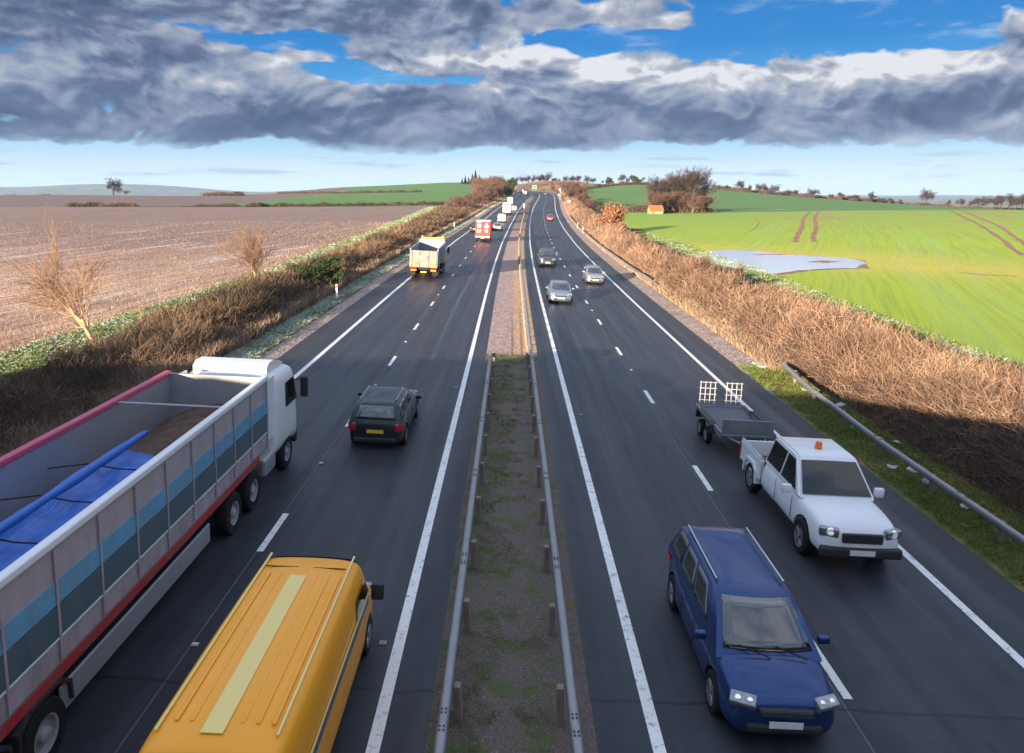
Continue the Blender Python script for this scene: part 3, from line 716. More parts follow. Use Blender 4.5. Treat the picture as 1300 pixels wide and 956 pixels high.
# roadside scrub and hedges
scrub(mL, O(-13.4), lambda Y: np.interp(Y, [5, 40, 120, 230, 345], [1.7, 1.75, 2.0, 3.2, 4.2]), 9, 345, 170000, 31, name='hedge', m=M_hedge, vlo=.15, vhi=.9, ln=(.35, 1.0),
      label='long brown leafless hedge between the road verge and the frosty stubble field', cat='hedge')
scrub(lambda Y: O(13.6)(Y)+np.interp(Y, [0, 30, 60], [.6, .2, 0]), mR, lambda Y: np.interp(Y, [5, 30, 60, 150, 230, 400], [3.1, 3.1, 2.4, 2.2, 2.8, 3.5]), 12, 400, 230000, 77, name='bramble_scrub', vlo=.25, vhi=1.0, ln=(.3, .95),
      kind='stuff', label='tangle of dry brown brambles along the right side of the road', cat='scrub')
grass('dry_grass', O(-15.2), O(-13.3), 14, 340, 60000, M_straw, (.3, .75), 1.1, .006, .25, .5, .22, seed=5, label='pale dry grass along the foot of the hedge', cat='grass')
grass('dry_grass', O(12.8), O(16.2), 36, 300, 90000, M_straw, (.18, .58), 1.05, .006, .45, .5, .25, seed=6, label='pale dry grass below the brambles', cat='grass', mask=lambda X, Y: (X-S(Y)-12.8)/3.4+.45*n2(X, Y, 2.5, 8) < .75)
grass('dry_grass', O(-13.2), mL, 8, 60, 12000, M_straw, (.4, .9), 1.0, .006, .3, .45, .22, tuft=30, seed=7, label='dry grass tufts in the near hedge', cat='grass')
grass('frosted_grass', fL, lambda Y: mL(Y)+.3, 22, 330, 110000, M_frost, (.06, .17), 1.2, .008, .9, .44, .28, tuft=14, seed=8, label='frosted grass strip between hedge and stubble field', cat='grass')
grass('frosted_grass', O(-13.5), O(-11.8), 20, 400, 70000, M_frost, (.06, .16), 1.1, .006, .8, .62, .28, seed=9, label='frosted grass verge beside the road', cat='grass')
grass('frosted_grass', lambda Y: mR(Y)-.5, fR, 30, 260, 90000, M_frost, (.05, .14), 1.1, .008, .9, .30, .26, tuft=12, seed=10, label='frosted grass strip beside the green field', cat='grass')
grass('verge_grass', O(11.6), O(14.6), 9, 37, 110000, M_green, (.05, .16), 1.0, .004, .8, .56, .24, tuft=9, seed=11, label='rough green and brown grass under the roadside barrier', cat='grass')
grass('median_grass', O(-1.2), O(1.15), 9, 37.2, 42000, M_green, (.02, .09), 1.0, .003, 1.0, .45, .2, tuft=16, seed=12, label='thin grass growing in the median soil', cat='grass', mask=lambda X, Y: n2(X, Y, 1.1, 44)-.35*X > -.05)
grass('verge_grass', O(-12.2), O(-11.7), 12, 60, 9000, M_green, (.05, .12), 1.0, .004, .8, .5, .24, seed=13, label='short verge grass at the edge of the near lane', cat='grass')

# standing stubble of the near field
def stub(n=60000):
    Y = logY(n, 30, 190, 1.25); X = fL(Y)-.3-(rng.random(n)**1.6)*np.clip(Y*1.1, 20, 120)
    a = R(-6); rr = X*math.cos(a)+Y*math.sin(a); l = Y*math.cos(a)-X*math.sin(a); rr = np.round(rr/.24)*.24+rng.normal(size=n)*.03
    X = rr*math.cos(a)-l*math.sin(a); Y = rr*math.sin(a)+l*math.cos(a); k = X < fL(Y)-.2; X = X[k]; Y = Y[k]; n = len(X)
    P0 = np.stack([X, Y, T(X, Y)], 1); h = rng.uniform(.08, .2, n); le = rng.normal(size=(n, 2))*.3; D = np.sqrt(X*X+Y*Y); w_ = .005*np.clip(D/30, 1, 5)
    P2 = P0+np.stack([le[:, 0]*h, le[:, 1]*h, h], 1); V, F, v = ribbons(P0, (P0+P2)/2, P2, w_, w_, w_*.7, np.clip(rng.normal(.45, .2, n)+.2*n2(X, Y, 9, 3), 0, 1))
    link('stubble_stalks', np_mesh('stubble', V, F, {'v': v}), M_straw, kind='stuff', label='cut straw stubble standing in rows in the field', cat='stubble')
stub()

# field boundaries further off
def hedge_line(pts, h, wd, n, label, m=None, name='hedge', gap=0, seed=1, tw=.05):
    P = np.array(pts, float); seg = np.linalg.norm(np.diff(P, axis=0), axis=1); c = np.r_[0, np.cumsum(seg)]; L = c[-1]
    r = np.random.default_rng(seed); q = r.uniform(0, L, n); X = np.interp(q, c, P[:, 0])+r.normal(size=n)*wd*.35; Y = np.interp(q, c, P[:, 1])+r.normal(size=n)*wd*.35
    env = np.clip(.75+.45*n2(q, q*0, 3.5, seed)+.25*n2(q, q*0, 1.1, seed+1), .12 if gap else .4, 1.5)
    if gap: env = env*np.clip(n2(q, q*0+5, 14, seed+7)*2+.9, .1, 1)
    z = T(X, Y); hh = h*env; P0 = np.stack([X, Y, z+hh*r.uniform(-.05, .6, n)], 1); d = r.normal(size=(n, 3)); d[:, 2] = abs(d[:, 2])+.5; d /= np.linalg.norm(d, axis=1)[:, None]
    P2 = P0+d*(hh*.42)[:, None]; V, F, v = ribbons(P0, (P0+P2)/2+r.normal(size=(n, 3))*.05, P2, tw, tw*.8, tw*.3, np.clip(r.normal(.4, .22, n)+.2*n2(X, Y, 8, seed+3), 0, 1))
    return link(name, np_mesh(name, V, F, {'v': v}), m or M_hedge, label=label, cat='hedge')
hedge_line([(-201.7, 345), (-161.4, 346), (-115.4, 348)], 2.6, 1.6, 15000, 'gappy low hedge across the far end of the stubble field', gap=1, seed=3, tw=.07)
hedge_line([(-116.7, 352), (-75.0, 362), (-30.1, 372)], 2.4, 1.6, 15000, 'dark clipped hedge at the foot of the green hill', seed=4, tw=.07)
hedge_line([(-197.2, 640), (-136.5, 600), (-67.8, 570)], 2.6, 2, 12000, 'thin dark hedge line running across the green hill', seed=5, tw=.11)
hedge_line([(-483.9, 720), (-450.4, 720), (-415.5, 710)], 5.0, 8, 7000, 'low dark belt of bushes on the far left skyline', seed=6, tw=.16)
hedge_line([(-240.8, 600), (-225.0, 596), (-209.9, 590)], 4.5, 6, 5000, 'brown scrubby mound of bushes at the end of the far stubble field', seed=7, tw=.14)
hedge_line([(29.6, 280), (42.7, 274), (54.2, 268), (69.3, 262)], 2.6, 1.8, 16000, 'brown hedge along the far edge of the bright green field', seed=8, tw=.06)
hedge_line([(51.0, 560), (79.3, 590), (108.5, 610)], 3.0, 2, 9000, 'dark hedge between two fields on the hill beyond the bend', seed=9, tw=.12)
hedge_line([(158.3, 600), (187.6, 585), (226.0, 560), (263.2, 530)], 3.6, 3, 16000, 'dark hedge along the skyline of the right hand hill', seed=10, tw=.12)
hedge_line([(263.2, 530), (296.0, 520), (348.3, 510)], 2.2, 3, 8000, 'low far hedge running on to the right edge of the hill', seed=11, tw=.10)
hedge_line([(1.2, 585), (24.8, 612), (52.8, 606)], 2.4, 14, 16000, 'brown scrub covering the bank beyond the bend', m=M_bramble, seed=12, tw=.12)
# ------------------------------------------------------------------ pond, wheel tracks
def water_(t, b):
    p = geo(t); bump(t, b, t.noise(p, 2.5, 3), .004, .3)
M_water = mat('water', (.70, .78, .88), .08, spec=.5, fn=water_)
def outline(pts, n=90, jag=.35, seed=1):
    P = np.array(pts, float); Q = np.r_[P, P[:1]]; seg = np.linalg.norm(np.diff(Q, axis=0), axis=1); c = np.r_[0, np.cumsum(seg)]; q = np.linspace(0, c[-1], n, endpoint=False)
    X = np.interp(q, c, Q[:, 0]); Y = np.interp(q, c, Q[:, 1]); X += jag*n2(q, q*0, 2.2, seed)*1.3; Y += jag*n2(q, q*0+9, 2.0, seed+1)*2.2; return list(zip(X, Y))
def pool(name, pts, z, seed=1, jag=.35):
    bm = bmesh.new(); vs = [bm.verts.new((x, y, z)) for x, y in outline(pts, seed=seed, jag=jag)]; bm.faces.new(vs); me = bpy.data.meshes.new(name); bm.to_mesh(me); bm.free()
    if me.polygons[0].normal.z < 0: me.flip_normals()
    return link(name, me, M_water, kind='structure')
POND = [(26, 112), (31, 117), (37, 113.8), (41.1, 106.8), (45.7, 100.4), (44.8, 93.5), (40.7, 89.2), (36.5, 87.7), (30.6, 84.4), (28.8, 82.6), (26.8, 87), (25.6, 94.4), (25, 102)]
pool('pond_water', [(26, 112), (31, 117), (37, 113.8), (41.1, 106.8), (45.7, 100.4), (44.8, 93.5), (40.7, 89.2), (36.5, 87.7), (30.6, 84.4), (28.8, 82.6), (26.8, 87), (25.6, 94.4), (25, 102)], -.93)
shore = pool('pond_shore', [((x-34)*1.035+34, (y-98)*1.05+98) for x, y in POND], -.965, 1, .6); SHORE = shore
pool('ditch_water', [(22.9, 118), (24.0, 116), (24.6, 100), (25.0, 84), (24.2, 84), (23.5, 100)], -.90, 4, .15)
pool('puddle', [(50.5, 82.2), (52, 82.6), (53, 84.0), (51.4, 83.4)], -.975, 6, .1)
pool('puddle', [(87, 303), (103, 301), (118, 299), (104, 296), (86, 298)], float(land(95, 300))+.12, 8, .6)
M_mud = mat('mud', rough=.95, fn=lambda t, b: (t.put(b.inputs['Base Color'], t.ramp(t.noise(geo(t), 1.2, 5, .7), [(.3, (.13, .06, .035)), (.7, (.30, .15, .09))])), bump(t, b, t.noise(geo(t), 3, 4), .1, 1)))
SHORE.data.materials.clear(); SHORE.data.materials.append(M_mud)
def island(pts, z, seed):
    V = []; bm = bmesh.new(); o = outline(pts, 50, .3, seed); cx = sum(p[0] for p in o)/50; cy = sum(p[1] for p in o)/50
    c = bm.verts.new((cx, cy, z+.12)); A = [bm.verts.new((x, y, z)) for x, y in o]; B = [bm.verts.new((cx+(x-cx)*.6+random.gauss(0, .1), cy+(y-cy)*.6, z+.10)) for x, y in o]
    for i in range(50): j = (i+1) % 50; bm.faces.new([A[i], A[j], B[j], B[i]]); bm.faces.new([B[i], B[j], c])
    me = bpy.data.meshes.new('m'); bmesh.ops.recalc_face_normals(bm, faces=bm.faces[:]); bm.to_mesh(me); bm.free(); link('mud_bank', me, M_mud, kind='structure')
island([(37.5, 96), (40.5, 98.5), (43, 97), (41, 95.5), (39.5, 94.3)], -.96, 3)
island([(33.5, 107), (38, 108.5), (41.5, 106.5), (39.5, 106), (36, 106.5)], -.96, 5)
def track(pts, wd=.55, m=M_mud, zo=.03, name='wheel_track'):
    P = np.array(pts, float); t = np.linspace(0, 1, 40); ts = np.linspace(0, 1, len(P)); X = np.interp(t, ts, P[:, 0]); Y = np.interp(t, ts, P[:, 1])
    k = np.array([.25, .5, .25]); 
    for _ in range(6): X[1:-1] = np.convolve(X, k, 'valid'); Y[1:-1] = np.convolve(Y, k, 'valid')
    dx = np.gradient(X); dy = np.gradient(Y); L = np.hypot(dx, dy); nx, ny = -dy/L, dx/L; W = wd*(1+.25*np.sin(t*40))
    A = np.stack([X+nx*W/2, Y+ny*W/2], 1); B = np.stack([X-nx*W/2, Y-ny*W/2], 1); AB = np.concatenate([A, B]); Z = T(AB[:, 0], AB[:, 1])+zo
    i = np.arange(39); link(name, np_mesh(name, np.c_[AB, Z], np.stack([i, i+1, i+41, i+40], 1)), m, kind='structure')
track([(100.8, 256.5), (80, 208), (63.4, 165.3), (54, 143), (48.9, 129.9)], .9); track([(103.5, 256), (83, 208), (66.5, 165), (57, 143), (52.2, 129.9)], .9)
track([(144.8, 251.4), (122, 205), (103.7, 166.6), (86, 132), (72.5, 106.3)], .8); track([(148.2, 250.9), (125.5, 205), (107.4, 166.2), (91, 136), (83, 121)], .8)
track([(50.6, 84.2), (52, 82), (54.5, 80.5)], .5); track([(62, 222), (66, 205), (62, 190), (55, 170), (50, 158)], .28); 

# ------------------------------------------------------------------ trees standing apart
a, b = tree_meshes('field_tree', grow(112, 6.6, .15, 4, .46, .20, .3, 7, .009, .72, lean=(-.05, .04), dense=2.0, limb=1.75), 3, 8); proto('neartree', a, b, M_barkpale, M_twigpale, 6.6)
a, b = tree_meshes('field_tree', grow(118, 5.3, .13, 4, .40, .22, .25, 7, .0085, .70, lean=(.02, .1), dense=2.0, limb=1.9), 3, 8); proto('neartree2', a, b, M_barkpale, M_twigpale, 5.3)
plant('neartree', -20.4, 36.2, 7.3, 'bare_tree', 'larger of the two pale bare trees, leaning, nearer, behind the left hedge', wide=.88, rot=.4)
plant('neartree2', -22.0, 64, 5.6, 'bare_tree', 'smaller upright pale bare tree further along the left hedge', wide=1.15, rot=1.4)
plant('shrub0', -22.5, 26.5, 3.6, 'bare_shrub', 'grey bare shrub cut by the left edge of the picture', 'shrub', wide=1.0)
LEAF = twig_mat('dead_leaves', [(0, (.12, .05, .025)), (.5, (.24, .11, .06)), (1, (.36, .19, .10))])
sg = grow(131, 5.4, .12, 5, .5, .3, .2, 6, .01, .74, dense=3); a, b = tree_meshes('leafy', sg, 2, 7); proto('leafy', a, b, M_barkbrown, M_twigbrown, 5.4)
e = plant('leafy', 19.7, 150, 6.0, 'young_oak', 'small oak still carrying rusty brown leaves beside the frosted field margin', wide=1.15)
lv = link('leaves', with_leaves(sg, 5200, .28, 4), LEAF, parent=e)
e = plant('leafy', 21.2, 146, 2.6, 'young_oak', 'rusty leaved sapling just right of the small brown oak', wide=1.0)
link('leaves', lv.data, (), parent=e)

plant('oak0', -313.4, 600, 14.5, 'field_oak', 'lone spreading bare oak on the far left skyline', wide=1.25)
plant('shrub1', -304.1, 600, 4, 'bare_shrub', 'small bush just right of the lone skyline oak', 'shrub')
G = 'trees on the skyline hill beyond the road'
ordn = ['first', 'second', 'third', 'fourth', 'fifth', 'sixth', 'seventh', 'eighth', 'ninth', 'tenth', 'eleventh', 'twelfth', 'thirteenth', 'fourteenth', 'fifteenth', 'sixteenth', 'seventeenth', 'eighteenth', 'nineteenth', 'twentieth', 'twenty first', 'twenty second', 'twenty third', 'twenty fourth', 'twenty fifth', 'twenty sixth']
for i, (px, Y, h) in enumerate([(587, 700, 6), (591, 705, 8), (595, 698, 7), (600, 702, 10), (604, 700, 13), (609, 695, 9)]):
    plant('conifer', atx(px, Y), Y, h, 'conifer', ordn[i]+' dark conifer from the left on the green hill crest' if i != 4 else 'tallest dark pointed conifer on the green hill crest', group='conifers on the crest of the green hill')
# behind the bank
for i, (px, h, k) in enumerate([(657, 7, 0), (664, 8, 1), (671, 8.5, 2), (678, 8, 0), (684, 9, 1), (690, 10, 2), (697, 11, 0), (703, 7, 1), (709, 6, 2)]):
    plant('oak%d' % k, atx(px, 660+5*(i % 3)), 660+5*(i % 3), h, 'bare_tree', ordn[i]+' tree from the left above the brown bank', group='trees above the brown bank', wide=.9)
for i, (px, h, k, nm) in enumerate([(718, 7, 0, 'first low tree of the row standing on the hill right of the bank'), (726, 8, 1, 'second tree of the hilltop row, standing clear against the sky'), (735, 8.5, 2, 'wind shaped third tree of the hilltop row'), (744, 8, 0, 'fourth tree of the hilltop row, beside the wind shaped one'),
      (753, 7, 1, 'small fifth tree of the hilltop row'), (788, 9.5, 2, 'tall rounded bare tree between two dark bushes on the hilltop'), (797, 6, 0, 'low bare tree just right of the rounded hilltop tree')]):
    plant('oak%d' % k, atx(px, 640), 640, h, 'bare_tree', nm, group='trees of the hilltop row')
plant('evergreen', 80.8, 640, 5.5, 'evergreen_tree', 'dark dome shaped evergreen on the hilltop, left one of two', wide=1.5)
plant('evergreen', 103.9, 640, 6.5, 'evergreen_tree', 'dark dome shaped evergreen on the hilltop next to the big clump', wide=1.5)
# big clump beside the pale roof
for i, (px, Y, h, k, nm) in enumerate([(829, 262, 12.5, 0, 'leftmost tall oak of the big clump in the green field'), (842, 266, 13.5, 1, 'second tall oak from the left in the big clump'), (856, 262, 14.5, 0, 'third tall oak from the left in the big clump'),
      (866, 268, 15.5, 1, 'fourth tall oak of the big clump, near its middle'), (879, 262, 16.5, 0, 'tallest oak, right of the middle of the big clump'), (893, 266, 14, 1, 'rightmost tall oak of the big clump')]):
    plant('clump%d' % k, atx(px, Y), Y, h, 'oak_tree', nm, group='tall oaks of the big clump', wide=.85, rot=i*1.1)
for i in range(13):
    px = 824+i*6.4; Y = 256+(i*37 % 9); plant('shrub%d' % (i % 2) if i % 3 else 'wood%d' % (i % 4), atx(px, Y), Y, random.uniform(5.5, 8.5), 'bare_shrub', ordn[i]+' brown shrub from the left under the big clump of oaks', 'shrub', group='thicket under the big clump')
# right hand skyline
for i, (px, h, k, wd) in enumerate([(912, 4.5, 0, 1.2), (922, 5, 1, 1.3), (941, 9.5, 2, 1.0), (951, 6, 0, 1.2), (963, 8.5, 1, 1.1), (973, 6, 2, 1.3), (984, 8, 0, 1.4), (1000, 5, 1, 1.4), (1011, 5.5, 2, 1.2), (1033, 7.5, 1, 1.3), (1054, 4, 0, 1.4), (1066, 6, 2, 1.0), (1078, 4, 1, 1.5), (1088, 5, 2, 1.5), (1106, 7.5, 0, 1.2), (1118, 4, 1, 1.4), (1130, 4, 2, 1.2), (1143, 3.5, 0, 1.2)]):
    Y = 555-(px-905)*.16; plant('oak%d' % k, atx(px, Y), Y, h, 'bare_tree', ordn[i]+' tree from the left along the right hand skyline hedge', group='trees along the right hand skyline', wide=wd)
plant('oak1', 275.4, 505, 12.5, 'bare_tree', 'lone pale bare tree standing by itself on the right hand skyline', wide=.95)
for i, (px, h, k) in enumerate([(1205, 4, 0), (1221, 5.5, 1), (1232, 4, 2), (1243, 6.5, 2), (1253, 7.5, 0), (1262, 7, 1), (1272, 9, 2), (1281, 9.5, 0), (1290, 9, 1), (1299, 10, 2)]):
    plant('oak%d' % k, atx(px, 470), 470, h+1, 'bare_tree', ordn[i]+' tree from the left in the far right clump on the horizon', group='trees of the far right clump', wide=1.05)
# woodland between the green hill and the road
wl = []
for j, Y in enumerate(range(238, 540, 13)):
    for r_ in (0, 1):
        wl.append((S(Y)-17-5.5*r_-random.uniform(0, 3)-max(0, Y-380)*.05, Y+r_*6, np.interp(Y, [238, 290, 340, 420, 540], [4.5, 6, 9.5, 11.5, 11])*random.uniform(.82, 1.12)))
for i, (X, Y, h) in enumerate(wl):
    row = 'front' if i % 2 == 0 else 'back'
    k = 'wood%d' % (i % 4) if i % 5 else 'shrub%d' % (i % 2)
    plant(k, float(X), float(Y), float(h), 'woodland_tree', '%s brown tree from the near end, %s row of the left roadside wood' % (ordn[i//2], row), group='woodland left of the road', wide=1.25)
plant('evergreen', float(S(395))-15.0, 395, 8, 'evergreen_tree', 'dark ivy covered tree at the road edge where the wood ends', wide=1.1)
plant('evergreen', float(S(410))-17.5, 410, 8.5, 'evergreen_tree', 'dark evergreen behind the ivy covered tree at the end of the wood', wide=1.1)
plant('evergreen', -15.9, 61.5, 2.2, 'evergreen_shrub', 'dark green bush in the left hedge near the white marker post', 'shrub', wide=1.5)
plant('evergreen', -14.9, 57.5, 1.9, 'evergreen_shrub', 'lower dark green bush on the road side of the left hedge', 'shrub', wide=1.4)
# right of the road further off
rr_ = [(717, 330, 8.2), (723, 318, 8.6), (731, 322, 8.0), (738, 312, 7.6), (726, 290, 6.5), (744, 300, 5.5), (735, 270, 5.0), (752, 285, 4.5), (716, 360, 7.5), (721, 385, 7.0), (747, 250, 3.8), (758, 235, 3.4)]
for i, (px, Y, h) in enumerate(rr_):
    plant(['wood0', 'shrub0', 'wood1', 'shrub1', 'wood2', 'wood3'][i % 6], atx(px, Y), Y, h, 'bare_tree', ordn[i]+' bare thicket tree right of the road before the bend', group='thicket right of the road', wide=1.3)
plant('shrub0', float(S(66))+17.5, 66, 2.9, 'bare_shrub', 'round grey bush standing in the brown brambles right of the road', 'shrub', wide=1.3)
plant('shrub1', float(S(75))+19, 75, 2.6, 'bare_shrub', 'smaller grey bush behind the round one in the brambles', 'shrub', wide=1.2)

# ------------------------------------------------------------------ shed with an orange roof
M_rooforange = mat('rusty_roof', rough=.7, fn=lambda t, b: t.put(b.inputs['Base Color'], t.mix(t.noise(geo(t), 1.5, 4), (.24, .065, .018), (.40, .12, .035))))
M_shedgreen = mat('pale_green_wall', (.16, .24, .14), .7)
sx, sy = 47.2, 250.; sz = float(T(sx, sy))-.5
sh = empty('field_shed', (sx, sy, sz), (0, 0, R(8)), label='low field shed with a rusty orange roof in front of the big clump', cat='shed')
MB().prism([(-1.5, 0), (1.5, 0), (1.5, 1.7), (0, 3.1), (-1.5, 1.7)], -2.2, 2.2, 'x').build('wall', M_shedgreen, sh)
MB().prism([(-1.85, 1.45), (0, 3.2), (1.85, 1.45), (1.85, 1.55), (0, 3.32), (-1.85, 1.55)], -2.4, 2.4, 'x').build('roof', M_rooforange, sh)
MB().box((-1.2, -1.52, .95), (.9, .05, 1.8)).build('door', M_mud, sh)

# ------------------------------------------------------------------ safety barriers
def galv(t, b):
    p = geo(t); n = t.noise(p, 3, 5, .7)
    t.put(b.inputs['Base Color'], t.mix(n, (.15, .155, .17), (.38, .385, .40))); t.put(b.inputs['Roughness'], t.mr(n, .3, .7, .35, .6))
M_galv = mat('galvanised_steel', metal=.55, rough=.45, fn=galv)
M_post = mat('weathered_post', rough=.85, fn=lambda t, b: (t.put(b.inputs['Base Color'], t.mix(t.noise(t.vmath('MULTIPLY', geo(t), (1, 1, .2)), 14, 5, .7), (.09, .07, .06), (.27, .22, .18)))))
M_bolt = mat('bolt', (.05, .05, .055), .5, .6)
def beam(pts, sec, close=True):
    "sweep a section (list of across, up) along a 3D line"
    P = np.array(pts, float); d = np.gradient(P[:, :2], axis=0); d /= np.linalg.norm(d, axis=1)[:, None]; nx = np.stack([d[:, 1], -d[:, 0]], 1); n = len(sec)
    V = np.stack([np.concatenate([P[:, None, :2]+nx[:, None]*np.array([a for a, _ in sec])[None, :, None], P[:, None, 2:]+np.array([b for _, b in sec])[None, :, None]], -1)])[0].reshape(-1, 3)
    F = [[i*n+j, i*n+(j+1) % n, (i+1)*n+(j+1) % n, (i+1)*n+j] for i in range(len(P)-1) for j in range(n)]
    return np_mesh('rail', V, np.array(F))
OBB = [(-.075, -.10), (-.075, .05), (-.04, .08), (.04, .08), (.075, .05), (.075, -.10), (.055, -.11), (.055, .02), (-.055, .02), (-.055, -.11)]
def barrier(name, line_, y0, y1, label, group, side, post_step=2.4, postx=.16, sec=OBB, zr=.62, ends=None, wp=(.11, .14), maxposts=100, double=False, pm=None):
    Y = np.arange(y0, y1+.01, 1.2 if y1 < 60 else 2.4); X = np.array([line_(y) for y in Y]); Z = T(X, Y)+zr+(np.zeros_like(Y) if ends is None else np.interp(Y, *ends))
    e = empty(name, (float(X[0]), float(Y[0]), float(Z[0]-zr)), label=label, cat='safety barrier', group=group)
    L = np.stack([X, Y, Z], 1)-np.array(e.location)
    rl = link('rail', beam(L, sec), M_galv, e)
    if double: 
        L2 = L.copy(); L2[:, 0] += double; link('rail', beam(L2, sec), M_galv, e)
    pm_ = MB().box((0, 0, .28), (*wp, .72), bev=.008).mesh('post'); pm_.materials.append(pm or M_post)
    ps = np.arange(max(y0, 8), y1, post_step)
    vis = ps[:maxposts]
    for y in vis:
        x = float(line_(y))+side*postx; o = bpy.data.objects.new('post', pm_); col.objects.link(o); o.parent = e
        o.location = (x-e.location.x, y-e.location.y, float(T(x, y))-e.location.z+random.uniform(-.02, .02)); o.rotation_euler = (random.uniform(-.03, .03), random.uniform(-.02, .02), random.uniform(-.15, .15))
    if y0 < 20:
        m_ = MB()
        for y in np.arange(9.5, min(y1, 60), 4.8):
            x = float(line_(y)); z = float(T(x, y))+zr+.082+(0 if ends is None else float(np.interp(y, *ends)))
            for a in (-.03, .03):
                for q in (-.22, -.14, .14, .22): m_.cyl((x+a-e.location.x, y+q-e.location.y, z-.01-e.location.z), (x+a-e.location.x, y+q-e.location.y, z+.012-e.location.z), .016, n=6)
        m_.build('bolts', M_bolt, rl)
    return e
GB = 'steel safety barriers of the road'
barrier('safety_barrier', lambda y: -1.0+S(y), 3, 34.6, 'steel barrier on the left edge of the median, ending at the gravel', GB, 1)
barrier('safety_barrier', lambda y: .92+S(y)-np.interp(y, [60, 110, 200, 250], [0, .25, .35, 1.2]), 3, 262, 'long steel barrier on the right edge of the median running to the bend', GB, -1, 2.4)
barrier('safety_barrier', lambda y: .3+S(y)-1.0, 262, 470, 'far median barrier curving out of sight at the bend', GB, -1, 4.8)
barrier('safety_barrier', lambda y: 12.25+np.interp(y, [0, 24, 31, 36.5], [0, 0, .35, 1.1]), 3, 36.5, 'steel barrier in the grass right of the road, bent away at its far end', GB, 1, 3.2, .14, ends=([0, 29, 36.5], [0, 0, -.12]))
barrier('safety_barrier', lambda y: 12.7+S(y)+np.interp(y, [66, 76], [.5, 0]), 66, 210, 'thin steel barrier on the gravel verge further up on the right', GB, 1, 3.2, .14, ends=([66, 72], [-.35, 0]), sec=[(a*.8, b*.8) for a, b in OBB])
barrier('safety_barrier', lambda y: 12.7+S(y), 300, 470, 'farthest steel barrier, right of the road at the bend', GB, 1, 4.8, .14)
# flat concrete channel cover lying on the gravel before the right barrier
tag(MB().box((0, 0, 0), (.55, 1.1, .10), bev=.02).build('concrete_slab', M_concrete), 'broken pale concrete slab lying on the gravel before the right barrier', 'slab').location = (12.7, 37.2, float(T(12.7, 37.2))+.05)

# ------------------------------------------------------------------ marker posts and signs
M_white = mat('white_plastic', (.75, .75, .74), .5); M_red = mat('red_reflector', (.6, .03, .02), .3); M_green_sign = mat('sign_green', (.02, .22, .14), .5); M_grey = mat('sign_grey', (.30, .31, .33), .6)
M_black = mat('black_plastic', (.02, .02, .022), .5)
def marker(X, Y, label, h=1.0, refl=M_red):
    e = empty('marker_post', (X, Y, float(T(X, Y))), (0, 0, random.uniform(-.1, .1)), label=label, cat='marker post', group='white roadside marker posts')
    MB().box((0, 0, h/2), (.13, .06, h), bev=.015).build('post', M_white, e); MB().box((0, -.033, h-.16), (.08, .008, .12)).build('reflector', refl, e); return e
marker(-12.4, 52.6, 'white marker post in the frosty verge left of the road, nearest of them', 1.05)
marker(float(S(140))-12.5, 150, 'white marker post on the left verge beside the red lorry', 1.2)
marker(14.3, 165, 'white marker post at the start of the brambles on the right', 1.2)
marker(14.1, 150, 'white marker post just nearer than its neighbour in the brambles', 1.2)
e = empty('road_sign', (20.7, 330, float(T(20.7, 330))), label='tall narrow white sign panel standing on the right verge before the bend', cat='sign')
MB().box((0, 0, 3.4), (1.0, .08, 3.0), bev=.02).build('panel', M_white, e)
for s in (-1, 1): MB().cyl((s*.3, .08, -.3), (s*.3, .08, 4.5), .05, n=8).build('post', M_grey, e)
e = empty('road_sign', (19.6, 262, float(T(19.6, 262))), label='small pale sign facing away among the shrubs on the right verge', cat='sign')
MB().box((0, 0, 2.0), (1.3, .06, .75), bev=.05).build('panel', M_white, e); MB().cyl((0, .06, -.2), (0, .06, 2.0), .05, n=8).build('post', M_grey, e)
e = empty('direction_sign', (16.5, 560, float(T(16.5, 560))), label='green direction sign in front of the brown bank at the bend', cat='sign')
MB().box((0, 0, 3.2), (3.4, .1, 2.6), bev=.05).build('panel', M_green_sign, e)
MB().box((0, -.055, 3.2), (3.2, .01, 2.4)).build('border', M_white, e); MB().box((0, -.063, 3.2), (3.08, .01, 2.28)).build('face', M_green_sign, e)
for s in (-1, 1): MB().cyl((s*1.1, .1, -.3), (s*1.1, .1, 3.5), .08, n=8).build('post', M_grey, e)
e = empty('bollard_sign', (float(S(257))-1.9+.9, 257, float(T(S(257)-1, 257))), label='white capped post at the end of the median barrier', cat='marker post')
MB().box((0, 0, .5), (.3, .2, 1.0), bev=.03).build('post', M_white, e); MB().box((0, -.11, 1.05), (.55, .06, .45), bev=.04).build('panel', M_white, e)
e = empty('verge_marker', (-8.9, 245, float(T(-8.9, 245))), label='small purple marker plate on a post at the edge of the left wood', cat='marker post')
M_purple = mat('purple_plate', (.35, .10, .42), .5); MB().box((0, 0, 1.3), (.5, .06, .5), bev=.03).build('panel', M_purple, e); MB().cyl((0, .04, -.2), (0, .04, 1.3), .04, n=6).build('post', M_grey, e)
